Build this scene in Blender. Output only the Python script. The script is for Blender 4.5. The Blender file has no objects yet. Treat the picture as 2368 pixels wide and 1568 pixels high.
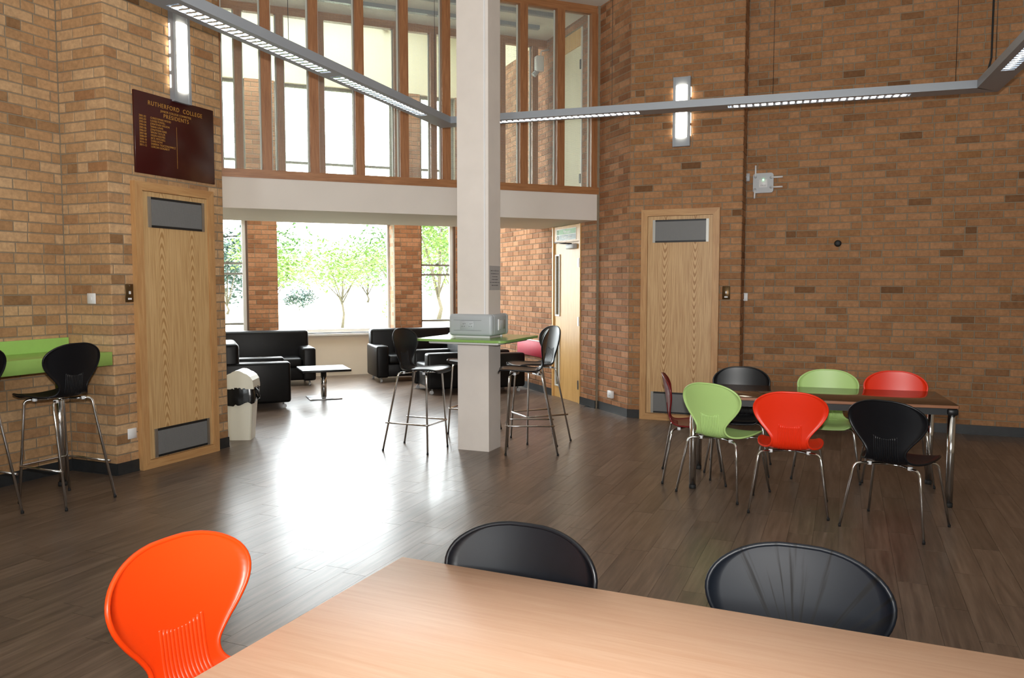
import bpy, bmesh, math, random
from mathutils import Vector, Matrix
random.seed(7)
S = bpy.context.scene
COL = S.collection
RAD = math.radians

# ------------------------------------------------------------------ camera, sky, flash, exposure
EYE = 1.58
PITCH = math.atan(124 / 1830.0)
cam_d = bpy.data.cameras.new('camera')
cam_d.sensor_width = 36.0
cam_d.lens = 1830.0 / 2368.0 * 36.0
cam_d.clip_start = 0.05
cam_d.clip_end = 400
cam = bpy.data.objects.new('camera', cam_d)
COL.objects.link(cam)
cam.location = (0, 0, EYE)
cam.rotation_euler = (math.pi / 2 - PITCH, 0, 0)
S.camera = cam

SKY = 9.0
world = bpy.data.worlds.new('overcast_sky')
S.world = world
world.use_nodes = True
_bg = world.node_tree.nodes['Background']
_bg.inputs[0].default_value = (0.93, 0.97, 1.0, 1)
_bg.inputs[1].default_value = SKY

flash_d = bpy.data.lights.new('camera_flash', 'SPOT')
flash_d.spot_size = RAD(150)
flash_d.spot_blend = 1.0
flash_d.energy = 620
flash_d.shadow_soft_size = 0.035
flash_d.color = (1.0, 0.97, 0.93)
flash = bpy.data.objects.new('camera_flash', flash_d)
COL.objects.link(flash)
flash.location = (0.0, 0.0, EYE + 0.16)
flash.rotation_euler = (RAD(90 + 31), 0, 0)

S.view_settings.view_transform = 'Standard'
S.view_settings.look = 'None'
S.view_settings.exposure = 1.0
S.view_settings.gamma = 1.0
S.view_settings.use_curve_mapping = False
S.cycles.use_denoising = True
S.cycles.max_bounces = 10
S.cycles.diffuse_bounces = 5
S.cycles.glossy_bounces = 5
S.cycles.transparent_max_bounces = 24
S.cycles.sample_clamp_indirect = 3.0
S.cycles.use_adaptive_sampling = False
S.cycles.denoiser = 'OPENIMAGEDENOISE'
S.cycles.denoising_input_passes = 'RGB_ALBEDO_NORMAL'
S.cycles.denoising_prefilter = 'ACCURATE'
S.cycles.caustics_reflective = False
S.cycles.caustics_refractive = False

# ------------------------------------------------------------------ material helpers
MATS = {}
def new_mat(name):
    m = bpy.data.materials.new(name)
    m.use_nodes = True
    nt = m.node_tree
    b = nt.nodes['Principled BSDF']
    MATS[name] = m
    return m, nt, b
def N(nt, t, **kw):
    n = nt.nodes.new(t)
    for k, v in kw.items():
        setattr(n, k, v)
    return n
def L(nt, a, b):
    nt.links.new(a, b)
def rgb(r, g, b):                       # sRGB 0-255 to linear
    f = lambda c: (c / 255 / 12.92) if c / 255 <= 0.04045 else ((c / 255 + 0.055) / 1.055) ** 2.4
    return (f(r), f(g), f(b), 1)
def plain(name, col, rough=0.5, metal=0.0, spec=0.5, vary=0.0, scale=20, bump=0.0, coat=0.0):
    m, nt, b = new_mat(name)
    b.inputs['Base Color'].default_value = col
    b.inputs['Roughness'].default_value = rough
    b.inputs['Metallic'].default_value = metal
    b.inputs['Specular IOR Level'].default_value = spec
    b.inputs['Coat Weight'].default_value = coat
    tc = N(nt, 'ShaderNodeTexCoord')
    no = N(nt, 'ShaderNodeTexNoise')
    no.inputs['Scale'].default_value = scale
    no.inputs['Detail'].default_value = 4
    L(nt, tc.outputs['Object'], no.inputs['Vector'])
    if vary:
        hs = N(nt, 'ShaderNodeHueSaturation')
        hs.inputs['Color'].default_value = col
        mr = N(nt, 'ShaderNodeMapRange')
        mr.inputs['From Min'].default_value = 0.25
        mr.inputs['From Max'].default_value = 0.75
        mr.inputs['To Min'].default_value = 1 - vary
        mr.inputs['To Max'].default_value = 1 + vary
        L(nt, no.outputs['Fac'], mr.inputs['Value'])
        L(nt, mr.outputs['Result'], hs.inputs['Value'])
        L(nt, hs.outputs['Color'], b.inputs['Base Color'])
    if bump:
        bp = N(nt, 'ShaderNodeBump')
        bp.inputs['Strength'].default_value = bump
        bp.inputs['Distance'].default_value = 0.002
        L(nt, no.outputs['Fac'], bp.inputs['Height'])
        L(nt, bp.outputs['Normal'], b.inputs['Normal'])
    return m
def emit(name, col, strength):
    m, nt, b = new_mat(name)
    b.inputs['Base Color'].default_value = (0.8, 0.8, 0.8, 1)
    b.inputs['Emission Color'].default_value = col
    b.inputs['Emission Strength'].default_value = strength
    return m
def ramp(nt, stops):
    r = N(nt, 'ShaderNodeValToRGB')
    e = r.color_ramp.elements
    while len(e) < len(stops):
        e.new(0.5)
    for i, (p, c) in enumerate(stops):
        e[i].position = p
        e[i].color = c
    return r
def brick_mat(name, stops, island):
    m, nt, b = new_mat(name)
    if island:
        src = N(nt, 'ShaderNodeNewGeometry').outputs['Random Per Island']
    else:
        src = N(nt, 'ShaderNodeObjectInfo').outputs['Random']
    r = ramp(nt, stops)
    L(nt, src, r.inputs['Fac'])
    geo = N(nt, 'ShaderNodeNewGeometry')
    no = N(nt, 'ShaderNodeTexNoise')
    no.inputs['Scale'].default_value = 26
    no.inputs['Detail'].default_value = 6
    no.inputs['Roughness'].default_value = 0.65
    L(nt, geo.outputs['Position'], no.inputs['Vector'])
    n2 = N(nt, 'ShaderNodeTexNoise')
    n2.inputs['Scale'].default_value = 1.1
    n2.inputs['Detail'].default_value = 3
    L(nt, geo.outputs['Position'], n2.inputs['Vector'])
    mr = N(nt, 'ShaderNodeMapRange')
    mr.inputs['From Min'].default_value = 0.3
    mr.inputs['From Max'].default_value = 0.7
    mr.inputs['To Min'].default_value = 0.78
    mr.inputs['To Max'].default_value = 1.18
    L(nt, no.outputs['Fac'], mr.inputs['Value'])
    m2 = N(nt, 'ShaderNodeMapRange')
    m2.inputs['From Min'].default_value = 0.3
    m2.inputs['From Max'].default_value = 0.7
    m2.inputs['To Min'].default_value = 0.9
    m2.inputs['To Max'].default_value = 1.08
    L(nt, n2.outputs['Fac'], m2.inputs['Value'])
    mu = N(nt, 'ShaderNodeMath', operation='MULTIPLY')
    L(nt, mr.outputs['Result'], mu.inputs[0])
    L(nt, m2.outputs['Result'], mu.inputs[1])
    hs = N(nt, 'ShaderNodeHueSaturation')
    L(nt, r.outputs['Color'], hs.inputs['Color'])
    L(nt, mu.outputs[0], hs.inputs['Value'])
    L(nt, hs.outputs['Color'], b.inputs['Base Color'])
    bp = N(nt, 'ShaderNodeBump')
    bp.inputs['Strength'].default_value = 0.35
    bp.inputs['Distance'].default_value = 0.003
    L(nt, no.outputs['Fac'], bp.inputs['Height'])
    L(nt, bp.outputs['Normal'], b.inputs['Normal'])
    b.inputs['Roughness'].default_value = 0.82
    b.inputs['Specular IOR Level'].default_value = 0.25
    return m
def wood(name, c1, c2, axis='Z', scale=1.0, rough=0.45, stretch=14, coat=0.0, spec=0.5):
    """straight-grained wood, grain running along the given object axis"""
    m, nt, b = new_mat(name)
    tc = N(nt, 'ShaderNodeTexCoord')
    mp = N(nt, 'ShaderNodeMapping')
    s = [stretch * scale] * 3
    s['XYZ'.index(axis)] = 1.0 * scale
    mp.inputs['Scale'].default_value = s
    L(nt, tc.outputs['Object'], mp.inputs['Vector'])
    no = N(nt, 'ShaderNodeTexNoise')
    no.inputs['Scale'].default_value = 3.2
    no.inputs['Detail'].default_value = 7
    no.inputs['Roughness'].default_value = 0.62
    no.inputs['Distortion'].default_value = 0.6
    L(nt, mp.outputs['Vector'], no.inputs['Vector'])
    r = ramp(nt, [(0.32, c2), (0.68, c1)])
    L(nt, no.outputs['Fac'], r.inputs['Fac'])
    L(nt, r.outputs['Color'], b.inputs['Base Color'])
    b.inputs['Roughness'].default_value = rough
    b.inputs['Coat Weight'].default_value = coat
    b.inputs['Specular IOR Level'].default_value = spec
    return m
def veneer(name, c1, c2, up):
    """oak veneer with two flame figures side by side"""
    m, nt, b = new_mat(name)
    tc = N(nt, 'ShaderNodeTexCoord')
    sx = N(nt, 'ShaderNodeSeparateXYZ')
    L(nt, tc.outputs['Object'], sx.inputs[0])
    def mth(op, a, c=None):
        n = N(nt, 'ShaderNodeMath', operation=op)
        for i, v in enumerate((a, c)):
            if v is None:
                continue
            if isinstance(v, (int, float)):
                n.inputs[i].default_value = v
            else:
                L(nt, v, n.inputs[i])
        return n.outputs[0]
    mp = N(nt, 'ShaderNodeMapping')
    mp.inputs['Scale'].default_value = (9, 9, 1.2)
    L(nt, tc.outputs['Object'], mp.inputs['Vector'])
    n1 = N(nt, 'ShaderNodeTexNoise')
    n1.inputs['Scale'].default_value = 1.0
    n1.inputs['Detail'].default_value = 3
    L(nt, mp.outputs['Vector'], n1.inputs['Vector'])
    d = mth('SUBTRACT', mth('ABSOLUTE', mth('SUBTRACT', sx.outputs['X'], 0.45)), 0.17)
    d = mth('ADD', d, mth('MULTIPLY', mth('SUBTRACT', n1.outputs['Fac'], 0.5), 0.05))
    par = mth('MULTIPLY', mth('MULTIPLY', d, d), 2300.0)
    v = mth('ADD', par, mth('MULTIPLY', sx.outputs['Z'], 26.0 if up else -26.0))
    w = mth('SINE', mth('MULTIPLY', v, 2.6))
    mask = mth('POWER', 2.718, mth('MULTIPLY', mth('MULTIPLY', d, d), -330.0))
    fig = mth('MULTIPLY', mth('MULTIPLY', w, mask), 0.42)
    mp2 = N(nt, 'ShaderNodeMapping')
    mp2.inputs['Scale'].default_value = (90, 90, 3)
    L(nt, tc.outputs['Object'], mp2.inputs['Vector'])
    n2 = N(nt, 'ShaderNodeTexNoise')
    n2.inputs['Scale'].default_value = 1.0
    n2.inputs['Detail'].default_value = 5
    L(nt, mp2.outputs['Vector'], n2.inputs['Vector'])
    fac = mth('ADD', fig, n2.outputs['Fac'])
    r = ramp(nt, [(0.2, c2), (0.62, c1)])
    L(nt, fac, r.inputs['Fac'])
    L(nt, r.outputs['Color'], b.inputs['Base Color'])
    b.inputs['Roughness'].default_value = 0.42
    return m
def glass_mat(name, tint, gloss=0.08, rough=0.02, wire=None):
    m, nt, b = new_mat(name)
    nt.nodes.remove(b)
    out = [n for n in nt.nodes if n.type == 'OUTPUT_MATERIAL'][0]
    tr = N(nt, 'ShaderNodeBsdfTransparent')
    tr.inputs['Color'].default_value = tint
    gl = N(nt, 'ShaderNodeBsdfGlossy')
    gl.inputs['Roughness'].default_value = rough
    lw = N(nt, 'ShaderNodeLayerWeight')
    lw.inputs['Blend'].default_value = gloss
    mx = N(nt, 'ShaderNodeMixShader')
    L(nt, lw.outputs['Fresnel'], mx.inputs[0])
    L(nt, tr.outputs[0], mx.inputs[1])
    L(nt, gl.outputs[0], mx.inputs[2])
    res = mx.outputs[0]
    if wire:
        tc = N(nt, 'ShaderNodeTexCoord')
        sp = N(nt, 'ShaderNodeSeparateXYZ')
        L(nt, tc.outputs['Object'], sp.inputs[0])
        ors = []
        for ax in ('X', 'Z'):
            a = N(nt, 'ShaderNodeMath', operation='MODULO')
            a.inputs[1].default_value = wire
            ab = N(nt, 'ShaderNodeMath', operation='ABSOLUTE')
            L(nt, sp.outputs[ax], ab.inputs[0])
            L(nt, ab.outputs[0], a.inputs[0])
            c = N(nt, 'ShaderNodeMath', operation='LESS_THAN')
            c.inputs[1].default_value = 0.0008
            L(nt, a.outputs[0], c.inputs[0])
            ors.append(c.outputs[0])
        mxm = N(nt, 'ShaderNodeMath', operation='MAXIMUM')
        L(nt, ors[0], mxm.inputs[0])
        L(nt, ors[1], mxm.inputs[1])
        df = N(nt, 'ShaderNodeBsdfDiffuse')
        df.inputs['Color'].default_value = (0.6, 0.62, 0.62, 1)
        m2 = N(nt, 'ShaderNodeMixShader')
        L(nt, mxm.outputs[0], m2.inputs[0])
        L(nt, res, m2.inputs[1])
        L(nt, df.outputs[0], m2.inputs[2])
        res = m2.outputs[0]
    L(nt, res, out.inputs['Surface'])
    return m
def floor_mat(name, island):
    m, nt, b = new_mat(name)
    if island:
        src = N(nt, 'ShaderNodeNewGeometry').outputs['Random Per Island']
    else:
        src = N(nt, 'ShaderNodeObjectInfo').outputs['Random']
    geo = N(nt, 'ShaderNodeNewGeometry')
    mp = N(nt, 'ShaderNodeMapping', vector_type='TEXTURE')
    mp.inputs['Rotation'].default_value = (0, 0, RAD(67.2))
    mp.inputs['Scale'].default_value = (1.0, 0.07, 1)
    L(nt, geo.outputs['Position'], mp.inputs['Vector'])
    off = N(nt, 'ShaderNodeVectorMath', operation='ADD')
    cb = N(nt, 'ShaderNodeCombineXYZ')
    ms = N(nt, 'ShaderNodeMath', operation='MULTIPLY')
    ms.inputs[1].default_value = 57.0
    L(nt, src, ms.inputs[0])
    L(nt, ms.outputs[0], cb.inputs[2])
    L(nt, mp.outputs['Vector'], off.inputs[0])
    L(nt, cb.outputs[0], off.inputs[1])
    no = N(nt, 'ShaderNodeTexNoise')
    no.inputs['Scale'].default_value = 2.4
    no.inputs['Detail'].default_value = 8
    no.inputs['Roughness'].default_value = 0.6
    no.inputs['Distortion'].default_value = 0.0
    L(nt, off.outputs[0], no.inputs['Vector'])
    r = ramp(nt, [(0.25, rgb(70, 59, 51)), (0.5, rgb(98, 83, 72)), (0.8, rgb(124, 108, 95))])
    L(nt, no.outputs['Fac'], r.inputs['Fac'])
    hs = N(nt, 'ShaderNodeHueSaturation')
    mr = N(nt, 'ShaderNodeMapRange')
    mr.inputs['To Min'].default_value = 0.84
    mr.inputs['To Max'].default_value = 1.16
    L(nt, src, mr.inputs['Value'])
    L(nt, mr.outputs['Result'], hs.inputs['Value'])
    L(nt, r.outputs['Color'], hs.inputs['Color'])
    L(nt, hs.outputs['Color'], b.inputs['Base Color'])
    n2 = N(nt, 'ShaderNodeTexNoise')
    n2.inputs['Scale'].default_value = 1.3
    n2.inputs['Detail'].default_value = 5
    L(nt, geo.outputs['Position'], n2.inputs['Vector'])
    rr = N(nt, 'ShaderNodeMapRange')
    rr.inputs['From Min'].default_value = 0.3
    rr.inputs['From Max'].default_value = 0.7
    rr.inputs['To Min'].default_value = 0.282
    rr.inputs['To Max'].default_value = 0.35
    L(nt, n2.outputs['Fac'], rr.inputs['Value'])
    L(nt, rr.outputs['Result'], b.inputs['Roughness'])
    b.inputs['Specular IOR Level'].default_value = 0.5
    return m

BR_L = [(0.0, rgb(136, 102, 70)), (0.08, rgb(172, 134, 96)), (0.5, rgb(186, 148, 108)), (0.85, rgb(196, 162, 124)), (1.0, rgb(158, 116, 80))]
BR_R = [(0.0, rgb(112, 78, 50)), (0.05, rgb(146, 105, 72)), (0.45, rgb(160, 116, 80)), (0.9, rgb(172, 128, 92)), (1.0, rgb(146, 104, 66))]
BR_A = [(0.0, rgb(136, 92, 62)), (0.5, rgb(164, 116, 82)), (1.0, rgb(180, 132, 98))]
for nm, st in (('l', BR_L), ('r', BR_R), ('a', BR_A)):
    brick_mat('brick_' + nm, st, False)
    brick_mat('brick_' + nm + '_far', st, True)
plain('mortar', rgb(138, 124, 104), 0.9, vary=0.12, scale=40, bump=0.3)
plain('skirting_black', rgb(38, 40, 42), 0.45, vary=0.2)
plain('cream_paint', rgb(226, 212, 192), 0.75, vary=0.03, scale=3)
plain('upper_cream', rgb(234, 228, 204), 0.8, vary=0.02, scale=3)
plain('white_paint', rgb(220, 212, 205), 0.7, vary=0.03, scale=2)
plain('column_paint', rgb(220, 213, 207), 0.6, vary=0.04, scale=5)
plain('ceiling_white', rgb(224, 222, 214), 0.85, vary=0.02, scale=2)
plain('concrete_grey', rgb(150, 150, 146), 0.85, vary=0.08)
plain('bounce_concrete', rgb(190, 186, 176), 0.9, vary=0.05)
wood('oak_frame', rgb(198, 156, 106), rgb(172, 126, 80), 'Z', 1.0, 0.4)
wood('oak_frame_x', rgb(198, 156, 106), rgb(172, 126, 80), 'X', 1.0, 0.4)
veneer('oak_veneer_up', rgb(204, 170, 122), rgb(170, 130, 82), True)
veneer('oak_veneer_down', rgb(204, 168, 122), rgb(164, 122, 76), False)
wood('pine_post', rgb(168, 116, 76), rgb(136, 88, 54), 'Z', 1.2, 0.4)
wood('pine_rail', rgb(172, 120, 78), rgb(142, 94, 58), 'X', 1.2, 0.4)
wood('door_maple', rgb(222, 182, 118), rgb(206, 160, 98), 'Z', 0.8, 0.38, stretch=9)
wood('beech_top', rgb(226, 188, 160), rgb(216, 172, 142), 'X', 0.9, 0.5, stretch=20, spec=0.35)
wood('walnut_top', rgb(84, 58, 40), rgb(62, 42, 27), 'X', 0.9, 0.10, stretch=16)
wood('brown_edge', rgb(150, 98, 64), rgb(124, 78, 48), 'X', 1.0, 0.35)
plain('beech_edge', rgb(214, 166, 124), 0.4, vary=0.05)
plain('grille_metal', rgb(118, 118, 118), 0.5, metal=0.0, vary=0.1, scale=300)
plain('grille_frame', rgb(170, 168, 162), 0.35, metal=0.9)
plain('chrome', rgb(215, 215, 215), 0.13, metal=1.0)
plain('steel_brushed', rgb(170, 170, 172), 0.32, metal=1.0)
plain('black_metal', rgb(30, 31, 33), 0.4, metal=0.2)
plain('black_plastic', rgb(11, 13, 18), 0.36, spec=0.4, vary=0.15, scale=30, bump=0.05)
def scuffed(name):
    m, nt, b = new_mat(name)
    tc = N(nt, 'ShaderNodeTexCoord')
    sp = N(nt, 'ShaderNodeSeparateXYZ')
    L(nt, tc.outputs['Object'], sp.inputs[0])
    sb = N(nt, 'ShaderNodeMath', operation='SUBTRACT'); sb.inputs[1].default_value = 0.52
    L(nt, sp.outputs['Z'], sb.inputs[0])
    an_ = N(nt, 'ShaderNodeMath', operation='ARCTAN2')
    L(nt, sp.outputs['X'], an_.inputs[0]); L(nt, sb.outputs[0], an_.inputs[1])
    cb = N(nt, 'ShaderNodeCombineXYZ')
    mu = N(nt, 'ShaderNodeMath', operation='MULTIPLY'); mu.inputs[1].default_value = 7.0
    L(nt, an_.outputs[0], mu.inputs[0]); L(nt, mu.outputs[0], cb.inputs[0]); L(nt, sp.outputs['Z'], cb.inputs[1])
    no = N(nt, 'ShaderNodeTexNoise'); no.inputs['Scale'].default_value = 2.2; no.inputs['Detail'].default_value = 5
    L(nt, cb.outputs[0], no.inputs['Vector'])
    r = ramp(nt, [(0.36, rgb(8, 8, 10)), (0.46, rgb(17, 21, 28))])
    L(nt, no.outputs['Fac'], r.inputs['Fac']); L(nt, r.outputs['Color'], b.inputs['Base Color'])
    mr = N(nt, 'ShaderNodeMapRange'); mr.inputs['From Min'].default_value = 0.34; mr.inputs['From Max'].default_value = 0.46
    mr.inputs['To Min'].default_value = 0.66; mr.inputs['To Max'].default_value = 0.42
    b.inputs['Specular IOR Level'].default_value = 0.28
    L(nt, no.outputs['Fac'], mr.inputs['Value']); L(nt, mr.outputs['Result'], b.inputs['Roughness'])
    return m
scuffed('scuffed_plastic')
plain('black_rubber', rgb(18, 18, 19), 0.7)
plain('orange_plastic', rgb(250, 72, 14), 0.36, bump=0.04, scale=200)
plain('red_plastic', rgb(222, 46, 14), 0.36, bump=0.04, scale=200)
plain('green_plastic', rgb(170, 204, 126), 0.4, bump=0.04, scale=200)
plain('maroon_plastic', rgb(104, 22, 24), 0.33, bump=0.04, scale=200)
plain('clip_white', rgb(220, 222, 224), 0.5)
plain('green_laminate', rgb(160, 204, 108), 0.28, vary=0.03)
plain('green_glossy', rgb(134, 172, 96), 0.2, vary=0.03)
plain('leather', rgb(12, 12, 13), 0.4, spec=0.22, vary=0.25, scale=9, bump=0.25)
plain('red_cloth', rgb(176, 40, 62), 0.6, vary=0.08)
plain('aluminium_grey', rgb(146, 152, 160), 0.4, metal=0.15)
plain('louvre', rgb(225, 228, 232), 0.18, metal=0.9)
emit('tube_light', (0.92, 0.97, 1.0, 1), 9.0)
emit('wall_lamp_glow', (1.0, 0.88, 0.68, 1), 7.0)
emit('green_led', (0.2, 1.0, 0.35, 1), 6.0)
plain('maroon_board', rgb(58, 14, 12), 0.3, vary=0.15, scale=5)
plain('gold_leaf', rgb(196, 148, 70), 0.4, metal=0.3)
plain('plate_white', rgb(226, 226, 228), 0.4)
plain('plate_bronze', rgb(96, 74, 46), 0.35, metal=0.7)
plain('plastic_grey', rgb(176, 178, 182), 0.4)
plain('power_grey', rgb(172, 178, 184), 0.42)
plain('dark_slot', rgb(30, 30, 32), 0.6)
plain('bin_cream', rgb(214, 210, 194), 0.35)
plain('bin_bag', rgb(14, 14, 15), 0.22, bump=0.9, scale=14)
plain('frame_white', rgb(222, 220, 214), 0.45)
plain('frame_grey', rgb(128, 126, 118), 0.45)
plain('frame_brown', rgb(82, 54, 36), 0.5)
plain('sign_green', rgb(70, 150, 50), 0.4)
plain('sign_grey', rgb(104, 128, 130), 0.4)
plain('sign_white', rgb(236, 238, 236), 0.4)
plain('paper_grey', rgb(172, 170, 170), 0.6, vary=0.04)
plain('ink_grey', rgb(96, 94, 98), 0.7)
plain('bracket_white', rgb(222, 224, 222), 0.45)
plain('lawn', rgb(180, 182, 156), 0.95, vary=0.2, scale=1.5)
plain('leaf_light', rgb(92, 118, 50), 0.6, vary=0.2, scale=2)
plain('leaf_mid', rgb(66, 98, 46), 0.6, vary=0.2, scale=2)
plain('leaf_dark', rgb(40, 62, 54), 0.6, vary=0.25, scale=2)
plain('bark', rgb(78, 70, 56), 0.9, vary=0.25, scale=12)
glass_mat('glass', (0.97, 0.985, 0.98, 1), 0.06)
glass_mat('wired_glass', (0.95, 0.965, 0.95, 1), 0.10, 0.03, wire=0.0135)
glass_mat('vision_glass', (0.70, 0.74, 0.62, 1), 0.006, 0.05, wire=0.0135)
floor_mat('plank', False)
floor_mat('plank_far', True)
plain('floor_base', rgb(46, 36, 30), 0.5)
M = MATS

# ------------------------------------------------------------------ geometry helpers
class MB:
    """collects shapes; build() links them as one mesh object"""
    def __init__(self):
        self.v = []; self.f = []; self.s = []
    def add(self, vs, fs, smooth=False):
        o = len(self.v)
        self.v += [tuple(p) for p in vs]
        self.f += [tuple(i + o for i in q) for q in fs]
        self.s += [smooth] * len(fs)
        return self
    def box(self, x0, x1, y0, y1, z0, z1):
        vs = [(x0, y0, z0), (x1, y0, z0), (x1, y1, z0), (x0, y1, z0), (x0, y0, z1), (x1, y0, z1), (x1, y1, z1), (x0, y1, z1)]
        return self.add(vs, [(0, 3, 2, 1), (4, 5, 6, 7), (0, 1, 5, 4), (1, 2, 6, 5), (2, 3, 7, 6), (3, 0, 4, 7)])
    def prism(self, poly, z0, z1):
        n = len(poly)
        vs = [(x, y, z0) for x, y in poly] + [(x, y, z1) for x, y in poly]
        fs = [tuple(range(n - 1, -1, -1)), tuple(range(n, 2 * n))]
        fs += [(i, (i + 1) % n, n + (i + 1) % n, n + i) for i in range(n)]
        return self.add(vs, fs)
    def prism_y(self, poly, y0, y1):              # polygon in x,z
        n = len(poly)
        vs = [(x, y0, z) for x, z in poly] + [(x, y1, z) for x, z in poly]
        fs = [tuple(range(n)), tuple(range(2 * n - 1, n - 1, -1))]
        fs += [(i, n + i, n + (i + 1) % n, (i + 1) % n) for i in range(n)]
        return self.add(vs, fs)
    def rbox(self, x0, x1, y0, y1, z0, z1, r=0.02, seg=2):
        bm = bmesh.new()
        bmesh.ops.create_cube(bm, size=1)
        for v in bm.verts:
            v.co = ((x0 + x1) / 2 + v.co.x * (x1 - x0), (y0 + y1) / 2 + v.co.y * (y1 - y0), (z0 + z1) / 2 + v.co.z * (z1 - z0))
        bmesh.ops.bevel(bm, geom=list(bm.edges), offset=r, segments=seg, affect='EDGES', profile=0.5)
        bm.verts.index_update()
        self.add([v.co[:] for v in bm.verts], [[v.index for v in f.verts] for f in bm.faces], True)
        bm.free()
        return self
    def tube(self, path, r, n=8, closed=False, caps=True):
        pts = [Vector(p) for p in path]
        m = len(pts)
        rs = r if isinstance(r, (list, tuple)) else [r] * m
        rings = []
        up = None
        for i in range(m):
            if closed:
                t = (pts[(i + 1) % m] - pts[i - 1]).normalized()
            else:
                t = (pts[min(i + 1, m - 1)] - pts[max(i - 1, 0)]).normalized()
            if up is None:
                up = Vector((0, 0, 1)) if abs(t.z) < 0.9 else Vector((1, 0, 0))
            sd = t.cross(up)
            if sd.length < 1e-6:
                sd = t.cross(Vector((0, 1, 0)))
            sd.normalize()
            up = sd.cross(t).normalized()
            rings.append([pts[i] + (sd * math.cos(2 * math.pi * k / n) + up * math.sin(2 * math.pi * k / n)) * rs[i] for k in range(n)])
        vs = [p for ring in rings for p in ring]
        fs = []
        for i in range(m if closed else m - 1):
            j = (i + 1) % m
            for k in range(n):
                fs.append((i * n + k, i * n + (k + 1) % n, j * n + (k + 1) % n, j * n + k))
        self.add(vs, fs, True)
        if caps and not closed:
            o = len(self.v) - len(vs)
            self.f += [tuple(o + k for k in range(n - 1, -1, -1)), tuple(o + (m - 1) * n + k for k in range(n))]
            self.s += [False, False]
        return self
    def lathe(self, prof, cx=0, cy=0, n=24):
        m = len(prof)
        vs = [(cx + r * math.cos(2 * math.pi * k / n), cy + r * math.sin(2 * math.pi * k / n), z) for r, z in prof for k in range(n)]
        fs = [(i * n + k, i * n + (k + 1) % n, (i + 1) * n + (k + 1) % n, (i + 1) * n + k) for i in range(m - 1) for k in range(n)]
        fs += [tuple(range(n - 1, -1, -1)), tuple((m - 1) * n + k for k in range(n))]
        return self.add(vs, fs, True)
    def ball(self, c, r, sz=1.0, n=10):
        prof = [(max(1e-4, math.sin(math.pi * i / 6)) * r, c[2] - math.cos(math.pi * i / 6) * r * sz) for i in range(7)]
        return self.lathe(prof, c[0], c[1], n)
    def mesh(self, name, mat):
        me = bpy.data.meshes.new(name)
        me.from_pydata(self.v, [], self.f)
        me.polygons.foreach_set('use_smooth', self.s)
        me.materials.append(M[mat])
        me.update()
        return me
    def build(self, name, mat, parent=None, kind=None):
        return link(name, self.mesh(name, mat), parent, kind)
def link(name, data, parent=None, kind=None, loc=None):
    o = bpy.data.objects.new(name, data)
    COL.objects.link(o)
    if parent is not None:
        o.parent = parent
    if kind:
        o['kind'] = kind
    if loc:
        o.location = loc
    return o
def tag(o, label, cat, group=None):
    o['label'] = label
    o['category'] = cat
    if group:
        o['group'] = group
    return o
def thing(name, label, cat, loc=(0, 0, 0), rz=0.0, group=None):
    o = link(name, None)
    o.empty_display_size = 0.1
    o.location = loc
    o.rotation_euler = (0, 0, RAD(rz))
    return tag(o, label, cat, group)
def setting(name, loc=(0, 0, 0), rz=0.0, label=None):
    o = link(name, None, None, 'structure')
    o.location = loc
    o.rotation_euler = (0, 0, RAD(rz))
    if label:
        o['label'] = label
    return o
def copy_tree(o, parent=None):
    c = o.copy()
    COL.objects.link(c)
    c.parent = parent
    for ch in list(o.children):
        copy_tree(ch, c)
    return c
def D(a):
    return (math.cos(RAD(a)), math.sin(RAD(a)))
def along(p, a, s, n=0.0):
    """point s along direction a from p and n to its left"""
    d = D(a)
    return (p[0] + d[0] * s - d[1] * n, p[1] + d[1] * s + d[0] * n)
def lettering(txt, size, name, mat, parent, loc, align='LEFT', spacing=1.0, rot=(math.pi / 2, 0, 0), width=1.0):
    cu = bpy.data.curves.new('lettering_curve', 'FONT')
    cu.body = txt
    cu.size = size
    cu.align_x = align
    cu.space_character = spacing
    cu.extrude = 0.0006
    tmp = bpy.data.objects.new('lettering_tmp', cu)
    COL.objects.link(tmp)
    dg = bpy.context.evaluated_depsgraph_get()
    me = bpy.data.meshes.new_from_object(tmp.evaluated_get(dg))
    bpy.data.objects.remove(tmp)
    bpy.data.curves.remove(cu)
    me.materials.clear()
    me.materials.append(M[mat])
    o = link(name, me, parent)
    o.location = loc
    o.rotation_euler = rot
    o.scale = (width, 1, 1)
    return o

# plan of the place, in metres, the eye at the origin looking along +y
AE1, AE2, AB, AA = -22.8, 67.2, 22.2, -67.8      # the four wall directions
C1 = (-3.768, 6.695)                             # inner corner of the left wall
C2 = along(C1, AE1, 0.531)                       # outer corner beside the left cupboard door
WB_LEN = 1.29
WB_END = along(C2, AE2, WB_LEN)
K1 = (1.386, 9.416)                              # corner where the right cupboard wall starts
K2 = along(K1, AA + 180, 0.752)                  # end of the gallery beam on the right
CF = (-0.789, 14.813)                            # far corner of the lounge
DW_LEN = 1.287
DW_END = along(K1, AE1, DW_LEN)
R0 = along(DW_END, AE2, 0.36)                    # start of the long right wall
BW = (-2.798, 13.993)                            # on the lounge window wall
CEIL = 5.05
HIGH = 6.7

def project(p):
    dz = p[2] - EYE
    dep = p[1] * math.cos(PITCH) - dz * math.sin(PITCH)
    if dep < 0.2:
        return None
    return (1184 + 1830 * p[0] / dep, 784 - 1830 * (p[1] * math.sin(PITCH) + dz * math.cos(PITCH)) / dep, dep)

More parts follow.
